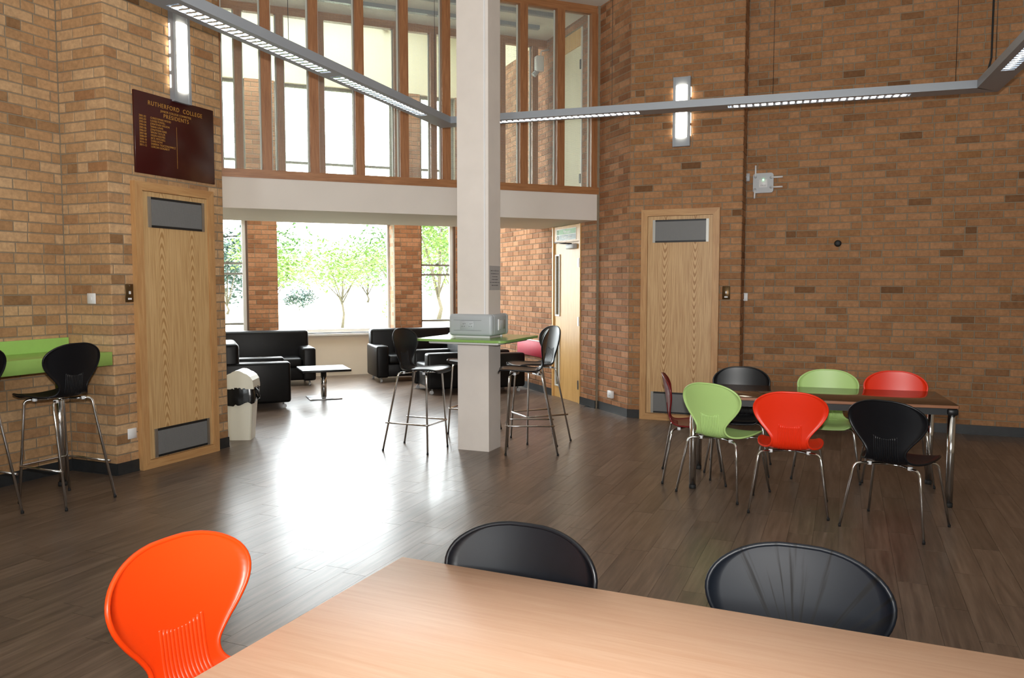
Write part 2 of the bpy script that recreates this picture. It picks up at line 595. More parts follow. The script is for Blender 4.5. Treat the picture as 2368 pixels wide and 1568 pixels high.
# ------------------------------------------------------------------ brick walls
def cut(s0, s1, z0, z1, holes):
    """pieces of the strip s0..s1 left beside the openings that cross the course z0..z1"""
    segs = [(s0, s1)]
    for (a, b, c, d) in holes:
        if d <= z0 + 1e-4 or c >= z1 - 1e-4:
            continue
        out = []
        for (p, q) in segs:
            if b <= p or a >= q:
                out.append((p, q))
                continue
            if a - p > 0.02:
                out.append((p, a))
            if q - b > 0.02:
                out.append((b, q))
        segs = out
    return segs
def slab_pieces(mb, L0, L1, y0, y1, z0, z1, holes):
    zs = sorted({z0, z1} | {min(max(h[2], z0), z1) for h in holes} | {min(max(h[3], z0), z1) for h in holes})
    for a, b in zip(zs, zs[1:]):
        if b - a < 1e-4:
            continue
        for p, q in cut(L0, L1, a, b, holes):
            mb.box(p, q, y0, y1, a, b)
_brick_meshes = {}
def brick_verts(l, h, y0=0.0, dep=0.03, ch=0.0035):
    a, b = l / 2, h / 2
    vs = []
    for (dx, dz, y) in ((a, b, y0 + dep), (a, b, y0 + ch), (a - ch, b - ch, y0)):
        vs += [(-dx, y, -dz), (dx, y, -dz), (dx, y, dz), (-dx, y, dz)]
    fs = [(8, 9, 10, 11)]
    for o in (0, 4):
        for i in range(4):
            j = (i + 1) % 4
            fs.append((o + i, o + j, o + 4 + j, o + 4 + i))
    return vs, fs
def brick_wall(name, p0, ang, length, z0, z1, pitch, course, bm, holes=(), thick=0.25, phase=0.0, label=None, limit=300, zbase=0.0, start=0.0, pad=(0.0, 0.0)):
    holes = list(holes)
    mb = MB()
    slab_pieces(mb, start - pad[0], length + pad[1], 0.005, thick, z0, z1, holes)
    root = mb.build(name, 'mortar', None, 'structure')
    root.location = (p0[0], p0[1], 0)
    root.rotation_euler = (0, 0, RAD(ang))
    if label:
        root['label'] = label
    j = 0.010
    rnd = random.Random(hash(name) % 1000 if False else sum(map(ord, name)))
    d = D(ang)
    items = []
    k0 = int(math.floor((z0 - zbase) / course))
    k1 = int(math.ceil((z1 - zbase) / course))
    for k in range(k0, k1):
        za, zb = max(zbase + k * course, z0), min(zbase + (k + 1) * course, z1)
        if zb - za < 0.025:
            continue
        off = (k % 2) * pitch / 2 + phase + rnd.uniform(-0.012, 0.012)
        cuts = [start, length]
        s = -pitch * 2 + off + math.floor(start / pitch) * pitch
        while s < length:
            if s > start + 0.03 and s < length - 0.03:
                cuts.append(s)
            if rnd.random() < 0.10 and s + pitch / 2 > start + 0.03 and s + pitch / 2 < length - 0.03:
                cuts.append(s + pitch / 2)
            s += pitch
        cuts = sorted(cuts)
        for a, b in zip(cuts, cuts[1:]):
            for p, q in cut(a, b, za, zb, holes):
                if q - p < 0.03:
                    continue
                items.append(((p + q) / 2, (za + zb) / 2, q - p - j, zb - za - j, rnd.uniform(-0.0015, 0.0015)))
    ranked = []
    for it in items:
        w = (p0[0] + d[0] * it[0], p0[1] + d[1] * it[0], it[1])
        pr = project(w)
        sc = -1
        if pr and -30 < pr[0] < 2398 and -20 < pr[1] < 1588:
            e = project((w[0] + d[0] * it[2], w[1] + d[1] * it[2], w[2]))
            sc = abs(e[0] - pr[0]) * it[3] / pr[2] if e else 0
        ranked.append((sc, it))
    ranked.sort(key=lambda t: -t[0])
    full_h = course - j
    key = (pitch, course, bm)
    if key not in _brick_meshes:
        m = MB()
        m.add(*brick_verts(pitch - j, full_h))
        _brick_meshes[key] = m.mesh('brick', bm)
    rest = MB()
    n = 0
    for sc, (s, z, l, h, dy) in ranked:
        if sc > 0 and n < limit:
            o = link('brick', _brick_meshes[key], root)
            o.location = (s, dy, z)
            o.scale = (l / (pitch - j), 1, h / full_h)
            n += 1
        else:
            vs, fs = brick_verts(l, h, dy)
            rest.add([(x + s, y, zz + z) for x, y, zz in vs], fs)
    if rest.v:
        rest.build('brickwork', bm + '_far', root, 'stuff')
    return root
def skirting(name, p0, ang, s0, s1, h=0.10, holes=()):
    mb = MB()
    for a, b in cut(s0, s1, 0, h, [(x, y, -1, 3) for x, y in holes]):
        mb.box(a, b, -0.008, 0.012, 0.0, h)
        mb.box(a, b, -0.012, -0.008, 0.0, 0.012)
    o = mb.build(name, 'skirting_black', None, 'structure')
    o.location = (p0[0], p0[1], 0)
    o.rotation_euler = (0, 0, RAD(ang))
    return o

PL, CL = 0.24, 0.0835          # left walls
PR, CR = 0.2235, 0.0785        # right walls
WA0 = along(C1, AE2, -12.0)
brick_wall('wall_left', WA0, AE2, 12.0, 0, CEIL, PL, CL, 'brick_l', thick=0.3, phase=0.05, pad=(0.3, 0.3), label='pale tan brick wall behind the green bar counter')
brick_wall('wall_left_return', C1, AE1, 0.531, 0, CEIL, PL, CL, 'brick_l', thick=0.25, phase=0.06, pad=(0.3, -0.009), label='short brick return beside the green bar counter')
brick_wall('wall_left_door', C2, AE2, WB_LEN, 0, CEIL, PL, CL, 'brick_l', thick=0.30, phase=0.02, pad=(-0.009, 0.0), label='brick wall around the left oak cupboard door')
brick_wall('wall_right_return', K2, AA, 0.752, 0, CEIL, PR, CR, 'brick_a', thick=0.3, phase=0.03, label='short brick wall between fire door and right cupboard door')
brick_wall('wall_right_door', K1, AE1, DW_LEN, 0, CEIL, PR, CR, 'brick_r', thick=0.30, phase=0.05, pad=(0.0, -0.012), label='brick wall around the right oak cupboard door')
brick_wall('wall_right', R0, AE1, 7.2, 0, CEIL, PR, CR, 'brick_r', thick=0.3, phase=0.0, pad=(0.3, 0.3), label='long brown brick wall behind the dining table')
brick_wall('wall_right_reveal', DW_END, AE2, 0.36, 0, CEIL, PR, CR, 'brick_r', thick=0.28, phase=0.09, pad=(-0.012, 0.05), label='narrow brick reveal at the step of the right wall')
# lounge side wall with the fire door and the gallery door
AL0 = along(CF, AA, 0, -0.06)                       # the far part stands a little proud of the near part
AL_LEN = 5.068
FD0, FD1 = 3.77, 4.64                               # fire door
UD0, UD1 = 3.86, 4.655                              # gallery door above it
brick_wall('wall_lounge_right', AL0, AA, AL_LEN, 0, 5.09, PR, CR, 'brick_a', thick=0.3, phase=0.04,
           holes=[(FD0, FD1, -1, 2.40), (UD0, UD1, 2.70, 4.92)], label='orange brick side wall of the lounge with the fire door')
mb = MB(); mb.box(0, AL_LEN, 0.0, 0.3, 5.09, HIGH)
o = mb.build('wall_lounge_right_upper', 'upper_cream', None, 'structure'); o.location = (AL0[0], AL0[1], 0); o.rotation_euler = (0, 0, RAD(AA))

# lounge window wall: s measured from BW
WIN = dict(l=(-3.1, -1.763), c=(-1.283, 0.744), r=(1.237, 1.893))
ZW0, ZW1, ZU0, ZU1 = 0.74, 2.74, 2.90, 4.99
holes = [(WIN['l'][0], WIN['l'][1], 0.42, ZW1), (WIN['c'][0], WIN['c'][1], ZW0, ZW1), (WIN['r'][0], WIN['r'][1], 0.42, ZW1)]
holes += [(a, b, ZU0, ZU1) for a, b in WIN.values()]
for nm, a, b in (('wall_back_left', -1.763, -1.283), ('wall_back_right', 0.744, 1.237), ('wall_back_corner', 1.893, 2.17)):
    p = along(BW, AB, a)
    brick_wall(nm, p, AB, b - a, 0.0, 5.0, PR, CR, 'brick_a', thick=0.35, phase=0.11, label='orange brick pier between lounge windows')
mb = MB()
lowz = [(-9, -3.1, 0, 1), (-1.763, -1.283, -1, 9), (0.744, 1.237, -1, 9), (1.893, 2.2, -1, 9)]
slab_pieces(mb, -5.0, 2.17, 0.0, 0.30, 0, 5.0, holes + [(-1.763, -1.283, -1, 9), (0.744, 1.237, -1, 9), (1.893, 2.2, -1, 9)])
o = mb.build('wall_back', 'cream_paint', None, 'structure'); o.location = (BW[0], BW[1], 0); o.rotation_euler = (0, 0, RAD(AB))
mb = MB(); mb.box(-5.0, 2.17, 0.0, 0.30, 5.0, HIGH)
o = mb.build('wall_back_upper', 'upper_cream', None, 'structure'); o.location = (BW[0], BW[1], 0); o.rotation_euler = (0, 0, RAD(AB))
# lounge left side, out of sight behind the left cupboard wall
LL0 = along(BW, AB, -5.0)
mb = MB(); mb.box(-5.0, 0.3, 0.0, 0.25, 0, HIGH)
o = mb.build('wall_lounge_left', 'cream_paint', None, 'structure'); o.location = (LL0[0], LL0[1], 0); o.rotation_euler = (0, 0, RAD(112.2 + 0))
p = along(WB_END, 157.2, 0.12)
q = (-6.6, 7.95)
ln = math.hypot(q[0] - p[0], q[1] - p[1]); an = math.degrees(math.atan2(q[1] - p[1], q[0] - p[0]))
mb = MB(); mb.box(0, ln, 0.0, 0.2, 0, HIGH)
o = mb.build('wall_lounge_front', 'cream_paint', None, 'structure'); o.location = (p[0], p[1], 0); o.rotation_euler = (0, 0, RAD(an))
# the rest of the hall, behind the camera
RE = along(R0, AE1, 7.2)
RS = along(RE, AE1 - 90, 12.0)
mb = MB(); mb.box(0, 12.0, 0.0, 0.25, 0, CEIL)
o = mb.build('wall_far_right', 'cream_paint', None, 'structure'); o.location = (RE[0], RE[1], 0); o.rotation_euler = (0, 0, RAD(AE1 - 90))
ln = math.hypot(WA0[0] - RS[0], WA0[1] - RS[1]); an = math.degrees(math.atan2(WA0[1] - RS[1], WA0[0] - RS[0]))
REAR = [(3.2 + i * 4.6, 4.9 + i * 4.6, 1.6, 3.4) for i in range(2)]  # unseen windows, added to let daylight in from behind
mb = MB(); slab_pieces(mb, -0.3, ln + 0.3, 0.0, 0.3, 0, CEIL, REAR)
o = mb.build('wall_rear', 'cream_paint', None, 'structure'); o.location = (RS[0], RS[1], 0); o.rotation_euler = (0, 0, RAD(an))
for i, (a, b, c, d) in enumerate(REAR):
    w = setting('window_rear', (RS[0], RS[1], 0), an)
    mb = MB(); mb.box(a, b, 0.1, 0.16, c, c + 0.06).box(a, b, 0.1, 0.16, d - 0.06, d).box(a, a + 0.06, 0.1, 0.16, c, d).box(b - 0.06, b, 0.1, 0.16, c, d)
    mb.build('window_frame', 'frame_white', w)
    MB().box(a + 0.06, b - 0.06, 0.125, 0.131, c + 0.06, d - 0.06).build('pane', 'glass', w)
    w.name = 'window_%d' % (10 + i)

# ------------------------------------------------------------------ floor of planks
hall = [WA0, C1, C2, WB_END, along(WB_END, AE2, 0.3), (-6.2, 7.9), (-7.6, 12.0), along(BW, AB, -5.0, 0.3), along(CF, AB, 0.4, 0.3), along(K2, AA + 180, 0, 0.3), along(K1, AE1, 0, 0.3), R0, RE, RS]
xs = [p[0] for p in hall]; ys = [p[1] for p in hall]
floor = MB().box(min(xs) - 0.5, max(xs) + 0.5, min(ys) - 0.5, 14.0, -0.12, -0.004).build('floor', 'floor_base', None, 'structure')
MB().prism([along(BW, AB, -5.2, 0.30), along(BW, AB, -5.2, -1), along(BW, AB, 2.4, -1.5), along(BW, AB, 2.4, 0.30)], -0.12, -0.0045).build('floor_base_lounge', 'floor_base', floor)
floor['label'] = 'dark brown wood-look plank floor'
def inside(x, y):
    c = False
    n = len(hall)
    for i in range(n):
        x1, y1 = hall[i]; x2, y2 = hall[i - 1]
        if (y1 > y) != (y2 > y) and x < (x2 - x1) * (y - y1) / (y2 - y1) + x1:
            c = not c
    return c
PW, PLN, GAP = 0.148, 0.915, 0.0012
e = D(67.2)
cands = []
rnd = random.Random(3)
for r in range(-75, 110):
    ph = rnd.random() * PLN
    for s in range(-22, 24):
        u = s * PLN + ph; v = r * PW
        cx = e[0] * (u + PLN / 2) + e[1] * (v + PW / 2); cy = e[1] * (u + PLN / 2) - e[0] * (v + PW / 2)
        if not any(inside(cx + e[0] * du + e[1] * dv, cy + e[1] * du - e[0] * dv) for du in (-0.45, 0, 0.45) for dv in (-0.15, 0, 0.15)):
            continue
        pr = project((cx, cy, 0))
        sc = -1
        if pr and 0 < pr[0] < 2368 and 0 < pr[1] < 1568:
            sc = 1 / (pr[2] ** 2)
            if pr[1] > 1290 and 700 < pr[0]:      # under the near table
                sc *= 0.02
        cands.append((sc, cx, cy))
cands.sort(key=lambda t: -t[0])
def plank_verts(cx, cy):
    a, b = PLN / 2 - GAP, PW / 2 - GAP / 2
    return [(cx + e[0] * dx + e[1] * dy, cy + e[1] * dx - e[0] * dy, z) for z in (-0.004, 0.0) for dx, dy in ((-a, -b), (a, -b), (a, b), (-a, b))]
PF = [(4, 7, 6, 5), (0, 1, 5, 4), (1, 2, 6, 5), (2, 3, 7, 6), (3, 0, 4, 7)]
PF = [tuple(reversed(f)) if i else (7, 6, 5, 4) for i, f in enumerate(PF)]
pm = MB(); pm.add(plank_verts(0, 0), PF)
pmesh = pm.mesh('plank', 'plank')
rest = MB()
for i, (sc, cx, cy) in enumerate(cands):
    if i < 300 and sc > 0:
        o = link('plank', pmesh, floor); o.location = (cx, cy, 0)
    else:
        rest.add(plank_verts(cx, cy), PF)
rest.build('planking', 'plank_far', floor, 'stuff')

# ------------------------------------------------------------------ ceilings, gallery slab and column
gal_back = along(K2, AB, 0, 1.62)
ceil_poly = [along(WA0, AE2, -1.2, 0.8), along(RS, AE1 - 90, 1.2, 0.8), along(RE, AE1, 0.8, 0.8), along(R0, AE1, 0, 0.8), along(gal_back, AB, 1.4, 0), along(gal_back, AB, -6.9, 0), along(C1, AE2, -0.5, 1.6)]
MB().prism(ceil_poly, CEIL, CEIL + 0.15).build('ceiling', 'ceiling_white', None, 'structure')
lp = [along(BW, AB, -5.3, 0.3), along(BW, AB, 2.6, 0.3), along(gal_back, AB, 0.5, 0), along(gal_back, AB, -7.2, 0), (-6.6, 7.6)]
cl_ = MB()
slab_pieces_xy = [(-5.4, -3.6, -4.2, 0.4), (1.0, 2.7, -4.2, 0.4), (-3.6, 1.0, -4.2, -2.5), (-3.6, 1.0, -0.7, 0.4)]
for x0, x1, y0, y1 in slab_pieces_xy:
    cl_.box(x0, x1, y0, y1, HIGH, HIGH + 0.15)
o = cl_.build('ceiling_lounge', 'ceiling_white', None, 'structure'); o.location = (BW[0], BW[1], 0); o.rotation_euler = (0, 0, RAD(AB))
sk = setting('window_9', (BW[0], BW[1], 0), AB, 'unseen rooflight added over the lounge for top light')  # out of view, added to brighten the lounge from above
for x0, x1, y0, y1 in ((-3.6, 1.0, -2.5, -2.44), (-3.6, 1.0, -0.76, -0.7), (-3.6, -3.54, -2.44, -0.76), (0.94, 1.0, -2.44, -0.76), (-1.33, -1.27, -2.44, -0.76)):
    MB().box(x0, x1, y0, y1, HIGH + 0.02, HIGH + 0.12).build('glazing_bar', 'frame_white', sk)
for x0, x1 in ((-3.54, -1.33), (-1.27, 0.94)):
    MB().box(x0, x1, -2.44, -0.76, HIGH + 0.06, HIGH + 0.067).build('pane', 'glass', sk)
o = MB().box(-7.0, 0.1, 1.62, 1.76, CEIL, HIGH).build('wall_gallery_upstand', 'upper_cream', None, 'structure')
o.location = (K2[0], K2[1], 0); o.rotation_euler = (0, 0, RAD(AB))
beam = MB().box(-5.35, -0.01, 0.0, 1.70, 2.40, 2.725).build('gallery_beam', 'white_paint', None, 'structure')
beam.location = (K2[0], K2[1], 0); beam.rotation_euler = (0, 0, RAD(AB))
beam['label'] = 'white painted concrete beam under the gallery'
COLC = (-0.317, 7.624)
column = MB().box(-0.163, 0.163, -0.137, 0.137, 0, CEIL).build('column', 'column_paint', None, 'structure')
column.location = (COLC[0], COLC[1], 0); column.rotation_euler = (0, 0, RAD(AE1))
column['label'] = 'cream painted square concrete column'
MB().box(0.120, 0.134, -0.150, -0.137, 1.31, CEIL).build('cable_trunking', 'plate_white', column)
# gallery ceiling light strips
for i, yy in enumerate((0.45, 0.95)):
    o = MB().box(-5.0, -0.4, yy, yy + 0.06, CEIL - 0.05, CEIL).build('trim_%d' % (i + 1), 'aluminium_grey', None, 'structure')
    o.location = (K2[0], K2[1], 0); o.rotation_euler = (0, 0, RAD(AB))

# skirtings
skirting('baseboard_left', C1, AE2, -12, 0)
skirting('baseboard_left_return', C1, AE1, 0, 0.531)
skirting('baseboard_left_door', C2, AE2, 0, WB_LEN, holes=[(0.215, 1.11)])
skirting('baseboard_right_return', K2, AA, 0, 0.752)
skirting('baseboard_right_door', K1, AE1, 0, DW_LEN, holes=[(0.155, 1.055)])
skirting('baseboard_right', R0, AE1, 0, 7.2)
skirting('baseboard_lounge_right', AL0, AA, 0, AL_LEN, holes=[(FD0, FD1)])

# ------------------------------------------------------------------ gallery screens of posts and wired panes
def screen(name, y, posts, x0, x1, z0, z1, label, postw, sill):
    root = setting(name, (K2[0], K2[1], 0), AB, label)
    MB().box(x0, x1, y - 0.06, y + 0.08, z0, z0 + sill).build('sill_rail', 'pine_rail', root)
    MB().box(x0, x1, y - 0.03, y + 0.06, z1 - 0.10, z1).build('top_rail', 'pine_rail', root)
    pm = MB().box(-postw / 2, postw / 2, -0.05, 0.07, z0 + sill, z1 - 0.10).mesh('post', 'pine_post')
    for s in posts:
        o = link('post', pm, root); o.location = (-s, y, 0)
        if s == posts[0]:
            continue
    bm_ = MB().box(-0.008, 0.008, -0.008, 0.008, z0 + sill, z1 - 0.10).mesh('bead', 'frame_white')
    for a, b in zip(posts, posts[1:]):
        g = MB().box(-b + postw / 2, -a - postw / 2, y + 0.018, y + 0.024, z0 + sill, z1 - 0.10).build('pane', 'wired_glass', root)
        for s in (-b + postw / 2 + 0.008, -a - postw / 2 - 0.008):
            o = link('bead', bm_, root); o.location = (s, y + 0.035, 0)
    return root
screen('window_1', 0.05, [0.062, 0.537, 1.032, 1.53, 2.012, 2.513, 3.02, 3.52, 4.02, 4.52, 5.02], -5.3, -0.01, 2.725, CEIL,
       'front gallery screen of brown wooden posts with wired glass', 0.10, 0.088)
screen('window_2', 1.55, [0.22 + 0.4985 * i for i in range(12)], -5.9, -0.01, 2.725, CEIL,
       'rear gallery screen of wooden posts seen through the front one', 0.085, 0.06)

# ------------------------------------------------------------------ lounge windows
def win_root(n, label):
    return setting('window_%d' % n, (BW[0], BW[1], 0), AB, label)
def frame_bars(root, a, b, y, z0, z1, t, mat, d=0.06):
    MB().box(a, a + t, y, y + d, z0, z1).build('jamb', mat, root)
    MB().box(b - t, b, y, y + d, z0, z1).build('jamb', mat, root)
    MB().box(a + t, b - t, y, y + d, z0, z0 + t).build('bottom_rail', mat, root)
    MB().box(a + t, b - t, y, y + d, z1 - t, z1).build('head', mat, root)
def side_window(n, a, b, label, jm):
    w = win_root(n, label)
    MB().box(a, a + 0.03, 0.06, 0.16, 0.42, ZW1).build('jamb', 'frame_brown', w)
    MB().box(b - 0.028, b, 0.02, 0.16, 0.42, ZW1).build('jamb', 'frame_brown', w)
    MB().box(b - 0.085, b - 0.028, 0.08, 0.15, 0.42, ZW1).build('sash_stile', 'frame_white', w)
    MB().box(a + 0.03, b - 0.085, 0.10, 0.15, 0.42, 0.465).build('bottom_rail', 'frame_grey', w)
    MB().box(a + 0.03, b - 0.085, 0.10, 0.15, ZW1 - 0.045, ZW1).build('head', 'frame_grey', w)
    zs = [0.93, 1.775, 1.95]
    for z in zs:
        MB().box(a + 0.03, b - 0.085, 0.11, 0.15, z - 0.018, z + 0.018).build('transom', 'frame_grey', w)
    zz = [0.465] + zs + [ZW1 - 0.045]
    for p, q in zip(zz, zz[1:]):
        MB().box(a + 0.03, b - 0.085, 0.127, 0.133, p + 0.018, q - 0.018).build('pane', 'glass', w)
    MB().box((a + b) / 2 - 0.03, (a + b) / 2 + 0.03, 0.09, 0.11, 1.965, 1.985).build('catch', 'frame_grey', w)
    MB().box((a + b) / 2 - 0.006, (a + b) / 2 + 0.006, 0.09, 0.11, 1.79, 1.83).build('catch', 'frame_grey', w)
    return w
side_window(3, WIN['l'][0] + 0.7, WIN['l'][1], 'narrow left lounge window with three transoms', 'frame_brown')
MB().box(WIN['l'][0], WIN['l'][0] + 0.7, 0.12, 0.20, 0.42, ZW1).build('infill_panel', 'frame_white', bpy.data.objects['window_3'])
lw = bpy.data.objects['window_3']
MB().tube([(-2.45, 0.02, 2.36), (-1.92, -0.02, 2.40)], 0.012, 6).build('stay_arm', 'black_metal', lw)
side_window(4, WIN['r'][0], WIN['r'][1], 'narrow right lounge window with three transoms', 'frame_brown')
# wide middle window set out in a shallow bay
w = win_root(5, 'wide middle lounge window looking onto trees')
a, b = WIN['c']
yb = 0.40
frame_bars(w, a - 0.05, b + 0.02, yb, ZW0, ZW1, 0.055, 'frame_white')
MB().box(a, b - 0.03, yb + 0.02, yb + 0.027, ZW0 + 0.05, ZW1 - 0.05).build('pane', 'glass', w)
MB().box(a - 0.02, b + 0.02, -0.05, yb + 0.1, ZW0 - 0.035, ZW0).build('window_sill', 'frame_white', w)
MB().box(a - 0.2, b + 0.2, 0.30, yb + 0.1, ZW0 - 0.3, ZW0 - 0.035).build('spandrel', 'cream_paint', w)
MB().box(a - 0.2, b + 0.2, 0.0, yb + 0.1, ZW1, ZW1 + 0.05).build('lintel', 'cream_paint', w)
MB().box(a - 0.12, a - 0.02, 0.3, yb + 0.02, ZW0, ZW1).build('side_panel', 'cream_paint', w)
MB().box(b + 0.0, b + 0.006, 0.015, 0.10, ZW0, ZW1).build('side_pane', 'glass', w)
ret = along(BW, AB, b, yb)
brick_wall('wall_bay_return', ret, AA, yb - 0.11, ZW0, ZW1, PR, CR, 'brick_a', thick=0.1, phase=0.07, label='brick cheek of the middle window bay')
# upper windows
for n, (k, (a, b)) in zip((6, 7, 8), WIN.items()):
    w = win_root(n, {'l': 'upper left lounge window', 'c': 'upper middle lounge window', 'r': 'upper right lounge window'}[k])
    frame_bars(w, a, b, 0.10, ZU0, ZU1, 0.05, 'frame_grey')
    MB().box(a + 0.05, b - 0.05, 0.125, 0.131, ZU0 + 0.05, 3.66).build('pane', 'glass', w)
    MB().box(a + 0.05, b - 0.05, 0.125, 0.131, 3.70, ZU1 - 0.05).build('pane', 'glass', w)
    MB().box(a + 0.05, b - 0.05, 0.10, 0.15, 3.66, 3.70).build('transom', 'frame_grey', w)
    if k == 'c':
        for s in ((a * 2 + b) / 3, (a + b * 2) / 3):
            MB().box(s - 0.03, s + 0.03, 0.10, 0.16, ZU0 + 0.05, ZU1 - 0.05).build('mullion', 'frame_grey', w)

# ------------------------------------------------------------------ oak cupboard doors with grilles
def cupboard(name, p, ang, s0, veneer_mat, label):
    """0.9 m wide, 2.46 m high panel in a raised frame"""
    q = along(p, ang, s0)
    root = setting(name, (q[0], q[1], 0), ang, label)
    W_, H_, t = 0.895, 2.455, 0.075
    yf = -0.055
    # mitred frame
    MB().prism_y([(0, 0.0), (t, t), (t, H_ - t), (0, H_)], yf, 0.0).build('frame_stile', 'oak_frame', root)
    MB().prism_y([(W_, 0.0), (W_, H_), (W_ - t, H_ - t), (W_ - t, t)], yf, 0.0).build('frame_stile', 'oak_frame', root)
    MB().prism_y([(0, H_), (t, H_ - t), (W_ - t, H_ - t), (W_, H_)], yf, 0.0).build('frame_rail', 'oak_frame_x', root)
    MB().prism_y([(0, 0), (W_, 0), (W_ - t, t), (t, t)], yf, 0.0).build('frame_rail', 'oak_frame_x', root)
    MB().box(t + 0.003, W_ - t - 0.003, -0.042, 0.0, t + 0.003, H_ - t - 0.003).build('door_panel', veneer_mat, root)
    for z0, z1 in ((2.075, 2.335), (0.085, 0.335)):
        a, b = 0.135, 0.775
        g = MB().box(a + 0.028, b - 0.028, -0.046, -0.042, z0 + 0.018, z1 - 0.018).build('grille', 'grille_metal', root)
        f = MB()
        f.box(a, a + 0.03, -0.052, -0.042, z0, z1).box(b - 0.03, b, -0.052, -0.042, z0, z1)
        f.build('grille_frame', 'grille_frame', g)
        f = MB()
        f.box(a + 0.03, b - 0.03, -0.050, -0.042, z0, z0 + 0.02).box(a + 0.03, b - 0.03, -0.050, -0.042, z1 - 0.02, z1)
        f.build('grille_edge', 'black_metal', g)
        f = MB()
        x = a + 0.034
        while x < b - 0.034:
            f.box(x, x + 0.003, -0.0485, -0.045, z0 + 0.02, z1 - 0.02)
            x += 0.0085
        z = z0 + 0.024
        while z < z1 - 0.024:
            f.box(a + 0.03, b - 0.03, -0.048, -0.045, z, z + 0.003)
            z += 0.0085
        f.build('grille_mesh', 'grille_metal', g)['kind'] = 'stuff'
    return root
cupboard('door_1', C2, AE2, 0.216, 'oak_veneer_up', 'left oak cupboard door with two metal grilles')
cupboard('door_2', K1, AE1, 0.156, 'oak_veneer_down', 'right oak cupboard door with two metal grilles')

# ------------------------------------------------------------------ fire exit door
q = along(AL0, AA, FD0)
root = setting('door_3', (q[0], q[1], 0), AA, 'maple fire exit door with two narrow glazed panels')
W_ = FD1 - FD0
for x0, x1 in ((0, 0.035), (W_ - 0.035, W_)):
    MB().box(x0, x1, -0.012, 0.16, 0, 2.395).build('frame_stile', 'door_maple', root)
MB().box(0.035, W_ - 0.035, 0.0, 0.1, 2.17, 2.395).build('transom_panel', 'door_maple', root)
vp = [(0.10, 0.20, 1.17, 1.99), (0.10, 0.20, 0.18, 0.945)]
mb = MB(); slab_pieces(mb, 0.038, W_ - 0.038, 0.012, 0.056, 0.001, 2.165, vp)
leaf = mb.build('door_leaf', 'door_maple', root)
for (a, b, c, d) in vp:
    f = MB()
    for (x0, x1, z0, z1) in ((a - 0.022, a, c - 0.022, d + 0.022), (b, b + 0.022, c - 0.022, d + 0.022), (a, b, c - 0.022, c), (a, b, d, d + 0.022)):
        f.box(x0, x1, -0.002, 0.06, z0, z1)
    f.build('vision_frame', 'frame_white', leaf)
    MB().box(a, b, 0.031, 0.037, c, d).build('vision_pane', 'vision_glass', leaf)
for z in (0.25, 1.10, 1.88):
    MB().box(W_ - 0.052, W_ - 0.022, -0.018, 0.012, z - 0.06, z + 0.06).build('hinge', 'steel_brushed', root)
cl = MB().rbox(W_ - 0.36, W_ - 0.13, -0.05, 0.012, 2.07, 2.135, 0.008).build('door_closer', 'plastic_grey', root)
MB().tube([(W_ - 0.22, -0.03, 2.14), (W_ - 0.40, -0.10, 2.15), (0.10, -0.02, 2.18)], 0.009, 6).build('closer_arm', 'black_metal', cl)
# space behind the vision panels; sides and ceiling added to keep it darker
MB().box(0.0, W_, 0.9, 0.95, 0, 2.4).build('corridor_wall', 'cream_paint', root)
MB().box(W_, W_ + 0.05, 0.16, 0.95, 0, 2.4).build('corridor_wall', 'cream_paint', root)
MB().box(-0.05, 0.0, 0.16, 0.95, 0.9, 2.4).build('corridor_wall', 'cream_paint', root)
MB().box(-0.05, W_ + 0.05, 0.16, 0.95, 2.4, 2.45).build('corridor_ceiling', 'cream_paint', root)
# gallery door
q = along(AL0, AA, UD0)
root = setting('door_4', (q[0], q[1], 0), AA, 'plain cream gallery door behind the wooden screen')
W_ = UD1 - UD0
MB().box(0.0, 0.04, -0.01, 0.12, 2.73, 4.92).build('frame_stile', 'pine_post', root)
MB().box(W_ - 0.03, W_, -0.01, 0.12, 2.73, 4.92).build('frame_stile', 'frame_white', root)
MB().box(0.04, W_ - 0.03, 0.01, 0.055, 2.735, 4.70).build('door_leaf', 'upper_cream', root)
MB().box(0.04, W_ - 0.03, 0.0, 0.1, 4.705, 4.92).build('transom_panel', 'door_maple', root)
for z in (2.98, 4.45):
    MB().box(W_ - 0.045, W_ - 0.02, -0.02, 0.01, z - 0.06, z + 0.06).build('hinge', 'black_metal', root)

# ------------------------------------------------------------------ moulded shell chairs and bar stools
PROFILE = [(0.238, 0.428, 0.130), (0.228, 0.444, 0.175), (0.195, 0.452, 0.200), (0.12, 0.451, 0.216), (0.03, 0.445, 0.216), (-0.06, 0.440, 0.202),
           (-0.125, 0.443, 0.172), (-0.172, 0.458, 0.140), (-0.198, 0.487, 0.120), (-0.212, 0.53, 0.117), (-0.220, 0.58, 0.145), (-0.228, 0.64, 0.193),
           (-0.238, 0.70, 0.229), (-0.249, 0.755, 0.239), (-0.258, 0.80, 0.218), (-0.264, 0.832, 0.170), (-0.267, 0.850, 0.112), (-0.268, 0.857, 0.055)]
def catmull(pts, m):
    out = []
    n = len(pts)
    for i in range(n - 1):
        p0, p1, p2, p3 = pts[max(i - 1, 0)], pts[i], pts[i + 1], pts[min(i + 2, n - 1)]
        for k in range(m):
            t = k / m
            out.append(tuple(0.5 * (2 * b + (c - a) * t + (2 * a - 5 * b + 4 * c - d) * t * t + (3 * b - a - 3 * c + d) * t ** 3) for a, b, c, d in zip(p0, p1, p2, p3)))
    out.append(pts[-1])
    return out
